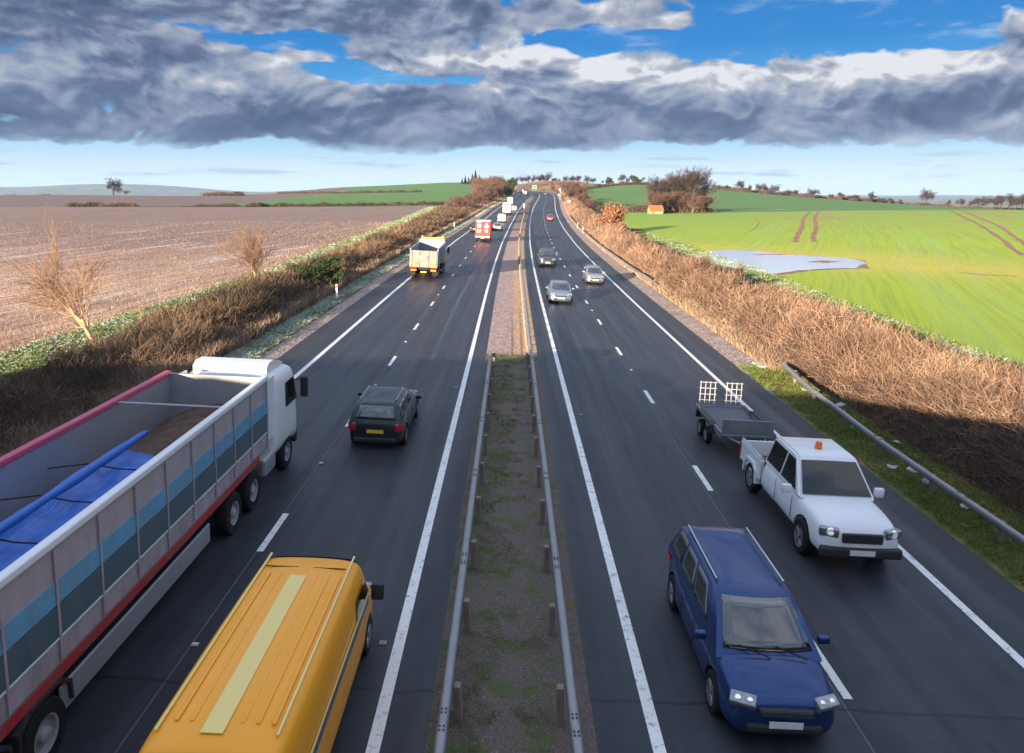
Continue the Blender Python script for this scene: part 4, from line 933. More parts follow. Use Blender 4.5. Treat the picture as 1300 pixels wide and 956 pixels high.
# reflecting road studs
M_studred = mat('stud_red', (.55, .12, .06), .3); M_studw = mat('stud_white', (.7, .7, .7), .3)
def stud(X, Y, m, label, group):
    e = empty('road_stud', (X, Y, float(T(X, Y))+.004), (0, R(2.86), 0), label=label, cat='road stud', group=group)
    MB().box((0, 0, .008), (.13, .11, .016), bev=.005).build('casing', M_grey, e); MB().box((0, 0, .02), (.09, .05, .014), bev=.004).build('reflector', m, e)
for y in (12.3, 30.3): stud(-2.36, y, M_studred, 'amber road stud by the solid line left of the median, %s one' % ('nearer' if y < 20 else 'farther'), 'amber road studs')
stud(2.60, 27.2, M_studred, 'amber road stud beside the solid line right of the median', 'amber road studs')
for i, y in enumerate((12.2, 21.2, 30.2, 39.2, 57.2)): stud(-5.65, y-.2, M_studw, ordn[i]+' white road stud from the bridge in the left lane line', 'white road studs')
for i, y in enumerate((16.8, 34.8, 52.8)): stud(5.74, y+.2, M_studw, ordn[i]+' white road stud from the bridge in the right lane line', 'white road studs')

# ------------------------------------------------------------------ litter on the right verge
M_litter = mat('litter', (.70, .72, .75), .6); M_litterg = mat('litter_green', (.05, .35, .20), .5); M_litterb = mat('litter_blue', (.30, .40, .58), .5)
def scrap(X, Y, s, m, label, k):
    s *= 1.5; r = random.Random(k); bm = bmesh.new(); n = 9; c = bm.verts.new((0, 0, s*.22)); vs = [bm.verts.new((math.cos(q*2*PI/n)*s*r.uniform(.5, 1), math.sin(q*2*PI/n)*s*r.uniform(.35, .8), r.uniform(0, s*.35))) for q in range(n)]
    for i in range(n): bm.faces.new([c, vs[i], vs[(i+1) % n]])
    bmesh.ops.solidify(bm, geom=bm.faces[:], thickness=.008)
    me = bpy.data.meshes.new('scrap'); bm.to_mesh(me); bm.free(); o = link('litter_scrap', me, m, label=label, cat='litter', group='scraps of litter behind the barrier')
    o.location = (X, Y, float(T(X, Y))+.06); o.rotation_euler = (r.uniform(-.3, .3), r.uniform(-.3, .3), r.uniform(0, 6))
LIT = [(14.13, 34.42, 'small white scrap of litter just beyond the barrier end'), (13.04, 32.28, 'white crumpled litter close behind the barrier, near its far end'), (13.57, 29.83, 'white litter scrap at the foot of the brambles, left of a matching pair'), (14.24, 29.42, 'white litter scrap at the foot of the brambles, right of a matching pair'),
       (13.15, 28.41, 'tiny pale scrap between the two white ones'), (12.78, 26.87, 'green scrap of litter in the grass behind the barrier'), (13.07, 25.44, 'white litter in the grass right of the green scrap'), (13.56, 25.14, 'white litter against the edge of the brambles below the pair'),
       (12.25, 22.79, 'long pale litter scrap close behind the middle of the barrier'), (12.83, 22.59, 'flat white scrap in the grass halfway along the barrier'), (12.78, 21.67, 'larger bluish white plastic scrap in open grass'), (12.79, 19.73, 'small pale scrap in the grass before the nearest brambles'), (12.88, 19.01, 'white torn scrap of litter, nearest to the right edge')]
for i, (X, Y, lb) in enumerate(LIT):
    scrap(X, Y, .11+.10*((i*7) % 5)/4+(.10 if 'larger' in lb or 'long' in lb else 0), M_litterg if 'green' in lb and 'right of' not in lb else (M_litterb if 'bluish' in lb else M_litter), lb, i)

# ------------------------------------------------------------------ vehicles
def carpaint(name, c, metal=.5, rough=.32):
    def fn(t, b):
        n = t.noise(t.new('ShaderNodeTexCoord').outputs['Object'], 1.3, 5, .6)
        t.put(b.inputs['Base Color'], t.mix(t.math('MULTIPLY', n, .25), c, tuple(x*.6+.03 for x in c))); t.put(b.inputs['Roughness'], t.mr(n, .3, .7, rough*.8, rough*1.3))
    return mat(name, c, rough, metal, .4, .35, fn=fn)
M_glass = mat('dark_glass', (.012, .018, .022), .04, 0, 1.0, 1.0)
M_tyre = mat('tyre', (.018, .018, .02), .85, spec=.2); M_rim = mat('alloy_rim', (.42, .43, .45), .3, .8)
M_head = mat('headlamp', (.24, .25, .27), .08, .5, 1.0); M_lens = mat('lamp_reflector', (.80, .82, .84), .1, .7, 1.0, emit=((1, .98, .92), .05)); M_tail = mat('tail_lamp', (.45, .015, .02), .15, 0, 1.0)
M_amber = mat('amber_lamp', (.9, .32, .02), .25, 0, .5); M_plateY = mat('plate_yellow', (.72, .52, .05), .4); M_plateW = mat('plate_white', (.72, .72, .70), .4)
M_trim = mat('dark_trim', (.025, .026, .028), .6); M_chrome = mat('chrome', (.55, .56, .58), .15, 1.0)
M_under = mat('underbody', (.012, .012, .012), .9)
def boolean_cut(o, cutters):
    for c in cutters:
        md = o.modifiers.new('b', 'BOOLEAN'); md.operation = 'DIFFERENCE'; md.object = c; md.solver = 'EXACT'
    dg = bpy.context.evaluated_depsgraph_get(); me = bpy.data.meshes.new_from_object(o.evaluated_get(dg)); o.modifiers.clear(); o.data = me
    for c in cutters: bpy.data.objects.remove(c)
def wheel_meshes(r, w_, rim=.62, truck=False):
    t = MB().lathe(caps=False, prof_=[(r*rim*.8, -w_*.40), (r*rim, -w_/2), (r*.93, -w_/2), (r*.985, -w_*.40), (r, -w_*.3), (r, w_*.3), (r*.985, w_*.40), (r*.93, w_/2), (r*rim, w_/2), (r*rim*.97, w_*.42)], n=36).mesh('tyre'); t.materials.append(M_tyre)
    m = MB(); m.lathe([(r*rim, -w_*.42), (r*(rim-.06), w_*.46), (r*rim*1.01, w_*.50), (r*rim*.99, w_*.30), (r*rim*.85, w_*.22), (r*.12, w_*.26)], 30)
    if not truck:
        for k in range(5):
            a = 2*PI*k/5; m.box((w_*.36, math.cos(a)*r*.33, math.sin(a)*r*.33), (w_*.2, r*.12, r*.58), rot=(-a+0, 0, 0), bev=.01)
    else: m.lathe([(r*.22, w_*.2), (r*.22, w_*.5), (r*.15, w_*.55)], 16)
    rm = m.mesh('rim'); rm.materials.append(M_rim if not truck else M_grey)
    for q in (t, rm):
        q.polygons.foreach_set('use_smooth', [True]*len(q.polygons)); q.set_sharp_from_angle(angle=R(35))
    return t, rm
def wheel(parent, x, y, r, w_, meshes, name='wheel'):
    t, rm = meshes; o = bpy.data.objects.new(name, t); col.objects.link(o); o.parent = parent; o.location = (x, y, r-.01)
    if x < 0: o.rotation_euler = (0, 0, PI)
    q = bpy.data.objects.new('rim', rm); col.objects.link(q); q.parent = o; return o
def loft(sections, closed=True, name='loft'):
    "rings of equal count, joined; end caps closed"
    bm = bmesh.new(); R_ = [[bm.verts.new(p) for p in ring] for ring in sections]; n = len(R_[0])
    for A, B in zip(R_, R_[1:]):
        for i in range(n): bm.faces.new([A[i], A[(i+1) % n], B[(i+1) % n], B[i]])
    bm.faces.new(R_[0][::-1]); bm.faces.new(R_[-1]); bmesh.ops.recalc_face_normals(bm, faces=bm.faces[:])
    me = bpy.data.meshes.new(name); bm.to_mesh(me); bm.free(); return me
def subdivide(me, lv=2):
    o = bpy.data.objects.new('tmp', me); col.objects.link(o); md = o.modifiers.new('s', 'SUBSURF'); md.levels = lv; md.render_levels = lv
    dg = bpy.context.evaluated_depsgraph_get(); m2 = bpy.data.meshes.new_from_object(o.evaluated_get(dg)); bpy.data.objects.remove(o); return m2
def panel(parent, name, q, off, mat_, inset=0.0, th=.012, bow=0):
    "a glazing panel lying just proud of the quad q (4 corners, order around)"
    q = [Vector(p) for p in q]; n = (q[1]-q[0]).cross(q[3]-q[0]).normalized(); c = sum(q, Vector())/4
    if n.dot(c-Vector((0, 0, 1))) < 0: n = -n
    N = 6; bm = bmesh.new(); grid = []
    rad = .12
    pts = []
    for i in range(N+1):
        row = []
        for j in range(N+1):
            u, v = i/N, j/N; p = (q[0]*(1-u)+q[1]*u)*(1-v)+(q[3]*(1-u)+q[2]*u)*v
            p = p+n*(off+bow*(4*u*(1-u)+4*v*(1-v))*.5); row.append(bm.verts.new(p))
        grid.append(row)
    for i in range(N):
        for j in range(N):
            bm.faces.new([grid[i][j], grid[i+1][j], grid[i+1][j+1], grid[i][j+1]])
    bmesh.ops.solidify(bm, geom=bm.faces[:], thickness=th); bmesh.ops.recalc_face_normals(bm, faces=bm.faces[:])
    me = bpy.data.meshes.new(name); bm.to_mesh(me); bm.free(); return link(name, me, mat_, parent, smooth=False)
def ring(y, zt, w0, z0=.22, crown=.04, mid=.55, sh=.94, tuck=.90):
    zs = z0+(zt-z0)*.86
    half = [(w0*.55, z0), (w0*tuck, z0+.02), (w0*.985, z0+.13), (w0, z0+(zs-z0)*mid), (w0*sh, zs), (w0*(sh-.10), zt), (w0*.45, zt+crown*.8)]
    return [(x, y, z) for x, z in half]+[(0, y, zt+crown)]+[(-x, y, z) for x, z in half[::-1]]+[(0, y, z0)]
def build_car(name, loc, rot, paint_, L=4.3, W=1.78, H=1.46, kind='hatch', label='', cat='car', group=None, front_lights=True, detail=True, bonnet=.95, belt=.92, wheel_r=.32, ride=.20, rails=False, roofpaint=None):
    e = empty(name, loc, rot, label=label, cat=cat, group=group)
    h = L/2; w_ = W/2
    P = dict(hatch=dict(rb=.98, rt=.80, ft=.02, fb=-.42), estate=dict(rb=.99, rt=.86, ft=.02, fb=-.42), suv=dict(rb=.985, rt=.88, ft=.00, fb=-.40), saloon=dict(rb=.62, rt=.36, ft=-.06, fb=-.46), mpv=dict(rb=.985, rt=.88, ft=-.18, fb=-.62))[kind]
    yb = {k: -v*h for k, v in P.items()}; yb['fb'] = -P['fb']*h; yb['ft'] = -P['ft']*h      # rear is -y, front +y
    boot = belt-.02 if kind == 'saloon' else belt
    st = [(-h, boot-.14, w_*.80), (-h+.06, boot-.03, w_*.90), (-h+.35, boot, w_*.965), (-h*.55, belt, w_), (0, belt-.02, w_), (yb['fb']-.25, belt-.03, w_*.995), (yb['fb']+.15, bonnet-.02, w_*.985), (h*.80, bonnet-.09, w_*.96), (h-.16, bonnet-.20, w_*.90), (h, bonnet-.32, w_*.74)]
    me = subdivide(loft([ring(y, zt, ww, ride) for y, zt, ww in st]), 2)
    body = link('body', me, paint_, e, smooth=True)
    ya = (-h+.80, h-.86)
    cs = []
    for y in ya:
        for s in (-1, 1):
            c = MB().cyl((s*(w_-.24), y, wheel_r), (s*(w_+.3), y, wheel_r), wheel_r+.055, n=40).build('cut', M_under); c.matrix_world = e.matrix_basis; cs.append(c)
    bpy.context.view_layer.update()
    boolean_cut(body, cs)
    body.data.polygons.foreach_set('use_smooth', [True]*len(body.data.polygons)); body.data.set_sharp_from_angle(angle=R(40))
    # cabin
    wb, wt = w_*.93, w_*.70; zb, zt = belt-.06, H
    def corner(k, s): 
        y = yb[k]; top = k in ('rt', 'ft'); return Vector((s*(wt if top else wb), y, zt if top else zb))
    def cring(y_b, y_t, f):
        pass
    # rings from bottom to top, slightly bulging
    secs = []
    for f, bul in ((0, 0), (.5, .035), (.90, .02), (1.0, -.07)):
        ry = yb['rb']*(1-f)+yb['rt']*f; fy = yb['fb']*(1-f)+yb['ft']*f; ww = wb*(1-f)+wt*f; z = zb*(1-f)+zt*f; b = bul
        if f == 1.0: ry += .06; fy -= .08; ww -= .06; b = 0
        pts = []
        m = 7
        for k in range(m): u = k/(m-1); pts.append((ww*(1-2*u), fy+.10*(1-(1-2*u)**2)+b, z))            # front edge, bowed
        for k in range(1, 6): u = k/6; pts.append((-(ww+b*.6), fy*(1-u)+ry*u, z))
        for k in range(m): u = k/(m-1); pts.append((-ww*(1-2*u), ry-.05*(1-(1-2*u)**2)-b, z))
        for k in range(1, 6): u = k/6; pts.append(((ww+b*.6), ry*(1-u)+fy*u, z))
        secs.append(pts)
    bm = bmesh.new(); RR = [[bm.verts.new(p) for p in s_] for s_ in secs]; n = len(RR[0])
    for A, B in zip(RR, RR[1:]):
        for i in range(n): bm.faces.new([A[i], A[(i+1) % n], B[(i+1) % n], B[i]])
    cx = bm.verts.new((0, (yb['rt']+yb['ft'])/2, zt+.045))
    inner = []
    for v in RR[-1]: inner.append(bm.verts.new((v.co.x*.55, (v.co.y-cx.co.y)*.7+cx.co.y, zt+.032)))
    for i in range(n): bm.faces.new([RR[-1][i], RR[-1][(i+1) % n], inner[(i+1) % n], inner[i]]); bm.faces.new([inner[i], inner[(i+1) % n], cx])
    bmesh.ops.recalc_face_normals(bm, faces=bm.faces[:]); me = bpy.data.meshes.new('cabin'); bm.to_mesh(me); bm.free()
    cab = link('roof', me, roofpaint or paint_, e, smooth=True); cab.data.set_sharp_from_angle(angle=R(50))
    def pt(side, u, f, b=0):
        "point on the cabin skin: side F/R/L/B, u across, f up"
        ry = yb['rb']*(1-f)+yb['rt']*f; fy = yb['fb']*(1-f)+yb['ft']*f; ww = wb*(1-f)+wt*f; z = zb*(1-f)+zt*f; bul = .035*(1-abs(f-.5)*2)**.5 if 0 < f < 1 else 0; bul = max(0, min(.035, .07*min(f, 1-f)+.012))
        if side == 'F': return Vector((ww*(1-2*u), fy+.10*(1-(1-2*u)**2)+bul, z))
        if side == 'B': return Vector((-ww*(1-2*u), ry-.05*(1-(1-2*u)**2)-bul, z))
        s = 1 if side == 'R' else -1; return Vector((s*(ww+bul*.6), ry*(1-u)+fy*u, z))
    def skin(nm, side, u0, u1, f0, f1, m_, off=.010):
        N, M = 8, 5; bm = bmesh.new(); G = []
        for i in range(N+1):
            row = []
            for j in range(M+1):
                f = f0+(f1-f0)*j/M; uu = u0+(u1-u0)*i/N; p = pt(side, uu, f)
                d = {'F': Vector((0, .8, .6)), 'B': Vector((0, -.9, .4)), 'R': Vector((.93, 0, .36)), 'L': Vector((-.93, 0, .36))}[side].normalized(); row.append(bm.verts.new(p+d*off))
            G.append(row)
        for i in range(N):
            for j in range(M): bm.faces.new([G[i][j], G[i+1][j], G[i+1][j+1], G[i][j+1]])
        bmesh.ops.recalc_face_normals(bm, faces=bm.faces[:]); bmesh.ops.solidify(bm, geom=bm.faces[:], thickness=.02)
        me = bpy.data.meshes.new(nm); bm.to_mesh(me); bm.free(); return link(nm, me, m_, e, smooth=True)
    skin('windscreen', 'F', .06, .94, .16, .93, M_glass); skin('rear_window', 'B', .10, .90, .24, .88, M_glass)
    cuts = {'saloon': [(.14, .47), (.50, .84)], 'hatch': [(.12, .30), (.33, .60), (.63, .86)], 'estate': [(.06, .28), (.31, .57), (.60, .86)], 'suv': [(.05, .26), (.29, .56), (.59, .87)], 'mpv': [(.05, .26), (.29, .54), (.57, .83)]}[kind]
    for s in 'LR':
        for a_, b_ in cuts: skin('side_window', s, a_, b_, .24, .88, M_glass)
    wm = wheel_meshes(wheel_r, .21)
    for y in ya:
        for s in (-1, 1): wheel(e, s*(w_-.125), y, wheel_r, .21, wm)
    for s in (-1, 1):
        hl = MB().box((s*w_*.68, h-.145, bonnet-.275), (.40, .20, .17), rot=(R(-30), 0, s*R(-22)), bev=.03, seg=3).build('headlight', M_head, e, True)
        for dx in (-.085, .085): MB().lathe([(.001, .045), (.045, .040), (.062, .0), (.062, -.03)], 16, 'z').build('lamp', M_lens, hl, True).matrix_local = Matrix.Translation((s*(w_*.68+dx), h-.075-abs(dx+.085)*.35-.01, bonnet-.235)) @ Euler((R(-55), 0, s*R(-16))).to_matrix().to_4x4()
        MB().box((s*w_*.80, -h+.075, boot-.17), (.26, .14, .26 if kind != 'saloon' else .16), rot=(0, 0, s*R(20)), bev=.04, seg=3).build('tail_light', M_tail, e, True)
        mr_ = MB().box((s*(w_+.10), yb['fb']-.42, belt+.07), (.20, .12, .14), bev=.035, seg=3).build('door_mirror', paint_, e, True)
    gr = MB().box((0, h-.03, bonnet-.37), (W*.46, .10, .12), bev=.03).build('grille', M_trim, e)
    if detail:
        m_ = MB()
        for k in (-1, 0, 1): m_.box((0, h+.022, bonnet-.37+k*.034), (W*.42, .012, .009))
        m_.build('grille_bars', M_chrome, gr)
        MB().prism([(w_*.52, yb['fb']+.28), (w_*.55, yb['fb']+.28), (w_*.40, h-.42), (w_*.37, h-.42)], bonnet+.010, bonnet+.016, 'z').build('bonnet_crease', M_under, body) if False else None
    MB().box((0, h-.03, ride+.16), (W*.62, .12, .14), bev=.04).build('bumper', M_trim, e)
    MB().box((0, -h+.03, ride+.14), (W*.74, .10, .16), bev=.04).build('bumper', M_trim, e)
    MB().box((0, h+.035, ride+.25), (.52, .012, .11)).build('number_plate', M_plateW, e)
    MB().box((0, -h-.012, boot-.30), (.52, .012, .11)).build('number_plate', M_plateY, e)
    if detail:
        for s in (-1, 1):
            for yy in ((yb['fb']-.95, yb['fb']-1.95) if kind != 'x' else ()):
                MB().box((s*(w_-.005), yy, belt-.14), (.02, .16, .025), bev=.008).build('door_handle', paint_, e)
            # door shut lines
        m_ = MB()
        for s in (-1, 1):
            for yy in (yb['fb']-.22, yb['fb']-1.18, yb['fb']-2.1): m_.box((s*(w_+.000), yy, ride+.42), (.008, .012, .48))
        m_.build('shut_lines', M_under, body)
    if detail:
        m_ = MB()
        for x0_ in (-.62, .02): m_.cyl((x0_*w_, yb['fb']+.10, belt+.02), ((x0_+.50)*w_, yb['fb']-.06, belt+.13), .012, n=6)
        m_.build('wipers', M_under, e)
    if rails:
        for s in (-1, 1): MB().cyl((s*(wt-.06), yb['rt']+.15, H+.06), (s*(wt-.06), yb['ft']-.2, H+.06), .022, n=8).build('roof_rail', M_chrome, e)
    return e
def on_road(u, Y, away=True):
    "place and attitude of a vehicle on the carriageway"
    X = float(S(Y))+u; z = float(T(X, Y)); hd = math.atan2(float(S(Y+2)-S(Y-2)), 4.0); pitch = math.atan2(float(prof(Y+2)-prof(Y-2)), 4.0); rl = math.atan(float(cf(Y)))
    return ((X, Y, z+.006), (pitch, rl, -hd)) if away else ((X, Y, z+.006), (-pitch, -rl, PI-hd))
P_darkgreen = carpaint('dark_green_paint', (.018, .035, .04)); P_navy = carpaint('blue_paint', (.012, .045, .16)); P_silver = carpaint('silver_paint', (.34, .37, .40), .7, .28)
P_blue = carpaint('bright_blue_paint', (.03, .12, .36)); P_white = carpaint('white_paint', (.76, .78, .80), .0, .35); P_red = carpaint('red_paint', (.38, .02, .03), .2); P_yellow = carpaint('yellow_paint', (.92, .37, .0), .0, .45)
P_slate = carpaint('slate_paint', (.05, .065, .085), .6); P_black = carpaint('black_paint', (.02, .022, .026), .5); P_silverblue = carpaint('silver_blue_paint', (.20, .27, .36), .7)
OA = 'traffic driving away'; OT = 'traffic coming towards the bridge'

l, r_ = on_road(-4.30, 24.6); build_car('estate_car', l, r_, P_darkgreen, 4.6, 1.80, 1.46, 'estate', 'dark estate car driving away in the lane nearer the median, beside the open lorry', group=OA, rails=True)
l, r_ = on_road(4.15, 12.4, False); build_car('family_car', l, r_, P_navy, 4.75, 1.88, 1.58, 'mpv', 'dark blue car with long roof, nearest one coming towards the bridge', group=OT, rails=True, bonnet=1.0, belt=1.0, wheel_r=.34)
l, r_ = on_road(3.65, 57.6, False); build_car('saloon_car', l, r_, P_silverblue, 4.55, 1.82, 1.44, 'saloon', 'silver blue saloon coming forward in the lane by the median, ahead of the off roader', group=OT)
l, r_ = on_road(7.6, 70.5, False); build_car('hatchback_car', l, r_, P_silver, 4.1, 1.76, 1.46, 'hatch', 'pale silver hatchback coming forward in the outer lane near the solid edge line', group=OT)
l, r_ = on_road(3.75, 84.5, False); build_car('off_road_car', l, r_, P_slate, 4.7, 1.92, 1.80, 'suv', 'slate grey off roader coming forward behind the silver blue saloon', group=OT, bonnet=1.12, belt=1.12, wheel_r=.38, ride=.28, rails=True)
l, r_ = on_road(7.2, 193, False); build_car('hatchback_car', l, r_, P_red, 4.0, 1.74, 1.48, 'hatch', 'small red car alone in the far outer lane coming forward', group=OT, detail=False)
l, r_ = on_road(5.5, 415, False); build_car('saloon_car', l, r_, P_black, 4.5, 1.8, 1.45, 'saloon', 'dark car far off at the bend, coming forward', group=OT, detail=False)
l, r_ = on_road(-4.05, 148); build_car('hatchback_car', l, r_, P_silver, 4.1, 1.76, 1.50, 'hatch', 'silver hatchback driving away just right of the red lorry', group=OA)
l, r_ = on_road(-8.0, 141); build_car('hatchback_car', l, r_, P_black, 4.1, 1.75, 1.46, 'hatch', 'dark car half hidden on the left of the red lorry', group=OA, detail=False)
l, r_ = on_road(-3.4, 236); build_car('hatchback_car', l, r_, P_white, 4.1, 1.76, 1.46, 'hatch', 'small white car driving away right of the pale box lorry', group=OA, detail=False)

def van(loc, rot, L, W, H, paint_, label, group, stripe=False, blank=True, rear=True, name='panel_van', detail=True, bonnet=1.05, roofcol=None):
    e = empty(name, loc, rot, label=label, cat='van', group=group); h = L/2; w_ = W/2; ride = .24
    fb = h-.72; ft = h-1.35
    st = [(-h, H-.10, w_*.93), (-h+.06, H-.03, w_*.975), (-h+.3, H, w_*.99), (-h*.4, H, w_), (0, H, w_), (ft-.2, H, w_*.99), (ft+.05, H-.06, w_*.975)]
    def vr(y, zt, ww, z0=ride):
        a = [(ww*.6, z0), (ww*.95, z0+.02), (ww, z0+.16), (ww, z0+(zt-z0)*.5), (ww*.975, zt-.34 if zt > 1.6 else zt-.14), (ww*.90, zt-.07), (ww*.78, zt), (ww*.4, zt+.03)]
        return [(x, y, z) for x, z in a]+[(0, y, zt+.035)]+[(-x, y, z) for x, z in a[::-1]]+[(0, y, z0)]
    fr = [(ft+.35, H-.52, w_*.97), (fb, bonnet+.06, w_*.97), (h-.35, bonnet-.03, w_*.93), (h-.08, bonnet-.14, w_*.86), (h, bonnet-.34, w_*.74)]
    body = link('body', subdivide(loft([vr(*q) for q in st+fr]), 2), paint_, e, smooth=True)
    wr = .33; ya = (-h+.95, h-.92); cs = []
    for y in ya:
        for s in (-1, 1):
            c = MB().cyl((s*(w_-.26), y, wr), (s*(w_+.3), y, wr), wr+.06, n=40).build('cut', M_under); c.matrix_world = e.matrix_basis; cs.append(c)
    bpy.context.view_layer.update(); boolean_cut(body, cs); body.data.polygons.foreach_set('use_smooth', [True]*len(body.data.polygons)); body.data.set_sharp_from_angle(angle=R(45))
    wm = wheel_meshes(wr, .22)
    for y in ya:
        for s in (-1, 1): wheel(e, s*(w_-.13), y, wr, .22, wm)
    zz = lambda f: (bonnet+.12)*(1-f)+(H-.14)*f; yy = lambda f: (fb+.02)*(1-f)+(ft+.12)*f
    panel(e, 'windscreen', [(w_*.80, yy(0), zz(0)), (-w_*.80, yy(0), zz(0)), (-w_*.74, yy(1), zz(1)), (w_*.74, yy(1), zz(1))][::-1], .03, M_glass, bow=.04)
    for s in (-1, 1):
        q = [(s*w_*1.0, fb-.28, bonnet+.12), (s*w_*1.0, ft-.75, bonnet+.12), (s*w_*.985, ft-.75, H-.36), (s*w_*.985, ft-.12, H-.36)]
        panel(e, 'side_window', q if s > 0 else q[::-1], .008 if s > 0 else .008, M_glass)
        MB().box((s*w_*.70, h-.13, bonnet-.28), (.36, .18, .26), rot=(R(-12), 0, s*R(-22)), bev=.05).build('headlight', M_head, e, True)
        MB().box((s*(w_*.93), -h+.01, .95), (.13, .08, .62), bev=.03).build('tail_light', M_tail, e, True)
        MB().box((s*(w_+.14), fb-.34, bonnet+.22), (.22, .10, .30), bev=.03).build('door_mirror', M_trim, e, True)
    if rear and not blank:
        for s in (-1, 1): q = [(s*.08, -h-.004, 1.15), (s*w_*.78, -h-.004, 1.15), (s*w_*.74, -h-.004, H-.30), (s*.08, -h-.004, H-.30)]; panel(e, 'rear_window', q if s > 0 else q[::-1], .012, M_glass)
    MB().box((0, -h-.006, H*.5), (.02, .012, H-.75)).build('door_seam', M_under, body)
    MB().box((0, -h-.01, .34), (W*.9, .10, .18), bev=.03).build('bumper', M_trim, e); MB().box((0, h-.02, .40), (W*.8, .12, .20), bev=.04).build('bumper', M_trim, e)
    MB().box((.22, -h-.025, .72), (.52, .012, .11)).build('number_plate', M_plateY, e); MB().box((0, h+.045, .42), (.52, .012, .11)).build('number_plate', M_plateW, e)
    return e
# yellow van in front
l, r_ = on_road(-3.44, 10.0); yv = van(l, r_, 5.9, 1.80, 2.05, P_yellow, 'yellow panel van with a pale stripe along its roof, nearest vehicle left of the median', OA)
M_stripe = mat('pale_stripe', (.80, .62, .22), .5); M_stripe2 = mat('yellow_line', (.80, .62, .22), .4)
MB().box((-.04, -.9, 2.092), (.26, 3.5, .012), bev=.005).build('roof_stripe', M_stripe, yv)
for s in (-1, 1):
    MB().box((s*.69, -.5, 2.056), (.035, 4.2, .03), bev=.01).build('roof_gutter', M_stripe2, yv)
    MB().box((s*.905, -.35, 1.18), (.012, 4.2, .10)).build('side_stripe', P_navy, yv); MB().box((s*.905, -.35, 1.30), (.012, 4.2, .06)).build('side_stripe', M_stripe, yv)
for x in (-.52, -.34, .24, .42, .60): MB().box((x, -.75, 2.078), (.05, 3.4, .014), bev=.006).build('roof_bead', P_yellow, yv)
MB().box((0, 1.15, 2.068), (1.3, .018, .012)).build('roof_seam', M_under, yv)
l, r_ = on_road(-4.4, 178); van(l, r_, 4.6, 1.85, 1.95, P_white, 'white panel van driving away just beyond the silver hatchback', OA)
l, r_ = on_road(-6.9, 282); van(l, r_, 5.6, 2.05, 2.6, P_white, 'tall white van driving away in the lane by the left edge', OA)
l, r_ = on_road(-5.2, 392); van(l, r_, 5.4, 2.0, 2.3, P_white, 'white van near the bend, driving away', OA)
l, r_ = on_road(-6.3, 440); van(l, r_, 5.4, 2.0, 2.4, P_silver, 'farthest pale van driving away into the bend', OA)

# ---- lorries
def cab(e, W, H, y0, L, paint_, bonnetless=True, roof=True, z0=.55):
    "forward control cab with its back at y0 and its face at y0+L"
    w_ = W/2; y1 = y0+L
    def vr(y, zt, ww, zb): 
        a = [(ww*.6, zb), (ww, zb+.03), (ww, zb+(zt-zb)*.35), (ww, zb+(zt-zb)*.7), (ww*.97, zt-.15), (ww*.88, zt-.02), (ww*.4, zt+.03)]
        return [(x, y, z) for x, z in a]+[(0, y, zt+.04)]+[(-x, y, z) for x, z in a[::-1]]+[(0, y, zb)]
    c = link('cab', subdivide(loft([vr(y0, H-.05, w_*.97, z0), vr(y0+.05, H, w_*.99, z0), vr(y0+L*.5, H, w_, z0), vr(y1-.45, H-.05, w_*.99, z0), vr(y1-.25, H-.22, w_*.97, z0), vr(y1-.02, H-.95, w_*.95, z0-.1), vr(y1, z0+.6, w_*.93, z0-.15)]), 2), paint_, e, smooth=True)
    panel(e, 'windscreen', [(w_*.86, y1-.05, H-1.12), (-w_*.86, y1-.05, H-1.12), (-w_*.82, y1-.30, H-.30), (w_*.82, y1-.30, H-.30)][::-1], .05, M_glass, bow=.03)
    for s in (-1, 1):
        q = [(s*w_*.995, y1-.25, H-1.15), (s*w_*.995, y0+L*.42, H-1.15), (s*w_*.975, y0+L*.42, H-.45), (s*w_*.975, y1-.45, H-.45)]
        panel(e, 'side_window', q if s > 0 else q[::-1], .02, M_glass)
        MB().box((s*(w_+.20), y1-.12, H-.85), (.22, .12, .62), bev=.04).cyl((s*w_*.95, y1-.25, H-.62), (s*(w_+.18), y1-.12, H-.62), .018).build('door_mirror', M_trim, e)
        MB().box((s*w_*.78, y1+.0, z0+.10), (.36, .10, .22), bev=.04).build('headlight', M_head, e, True)
    MB().box((0, y1+.01, z0+.0), (W*.94, .16, .36), bev=.05).build('bumper', M_trim, e)
    MB().box((0, y1+.05, z0+.62), (W*.7, .05, .45), bev=.02).build('grille', M_trim, e)
    return c
def axle(e, W, y, r, meshes, dual=.30):
    for s in (-1, 1): wheel(e, s*(W/2-dual/2-.02), y, r, dual, meshes)
M_alu = mat('trailer_aluminium', fn=lambda t, b: t.put(b.inputs['Base Color'], t.mix(t.noise(t.vmath('MULTIPLY', t.new('ShaderNodeTexCoord').outputs['Object'], (1, .3, 1)), 3, 5, .7), (.26, .27, .30), (.44, .45, .47))), metal=.4, rough=.4)
def dirty(name, c, rough=.45):
    def fn(t, b):
        p = t.new('ShaderNodeTexCoord').outputs['Object']; x, y, z = t.sep(p)
        n = t.noise(t.vmath('MULTIPLY', p, (1, .8, .35)), 3.2, 7, .72); k = t.math('MULTIPLY', t.mr(n, .40, .72, 0, 1), t.mr(z, .6, 3.2, .85, .25))
        t.put(b.inputs['Base Color'], t.mix(k, c, (.15, .12, .10))); t.put(b.inputs['Roughness'], t.math('ADD', t.math('MULTIPLY', k, .4), rough)); bump(t, b, t.noise(p, 1.1, 2), .02, .4)
    return mat(name, c, rough, fn=fn)
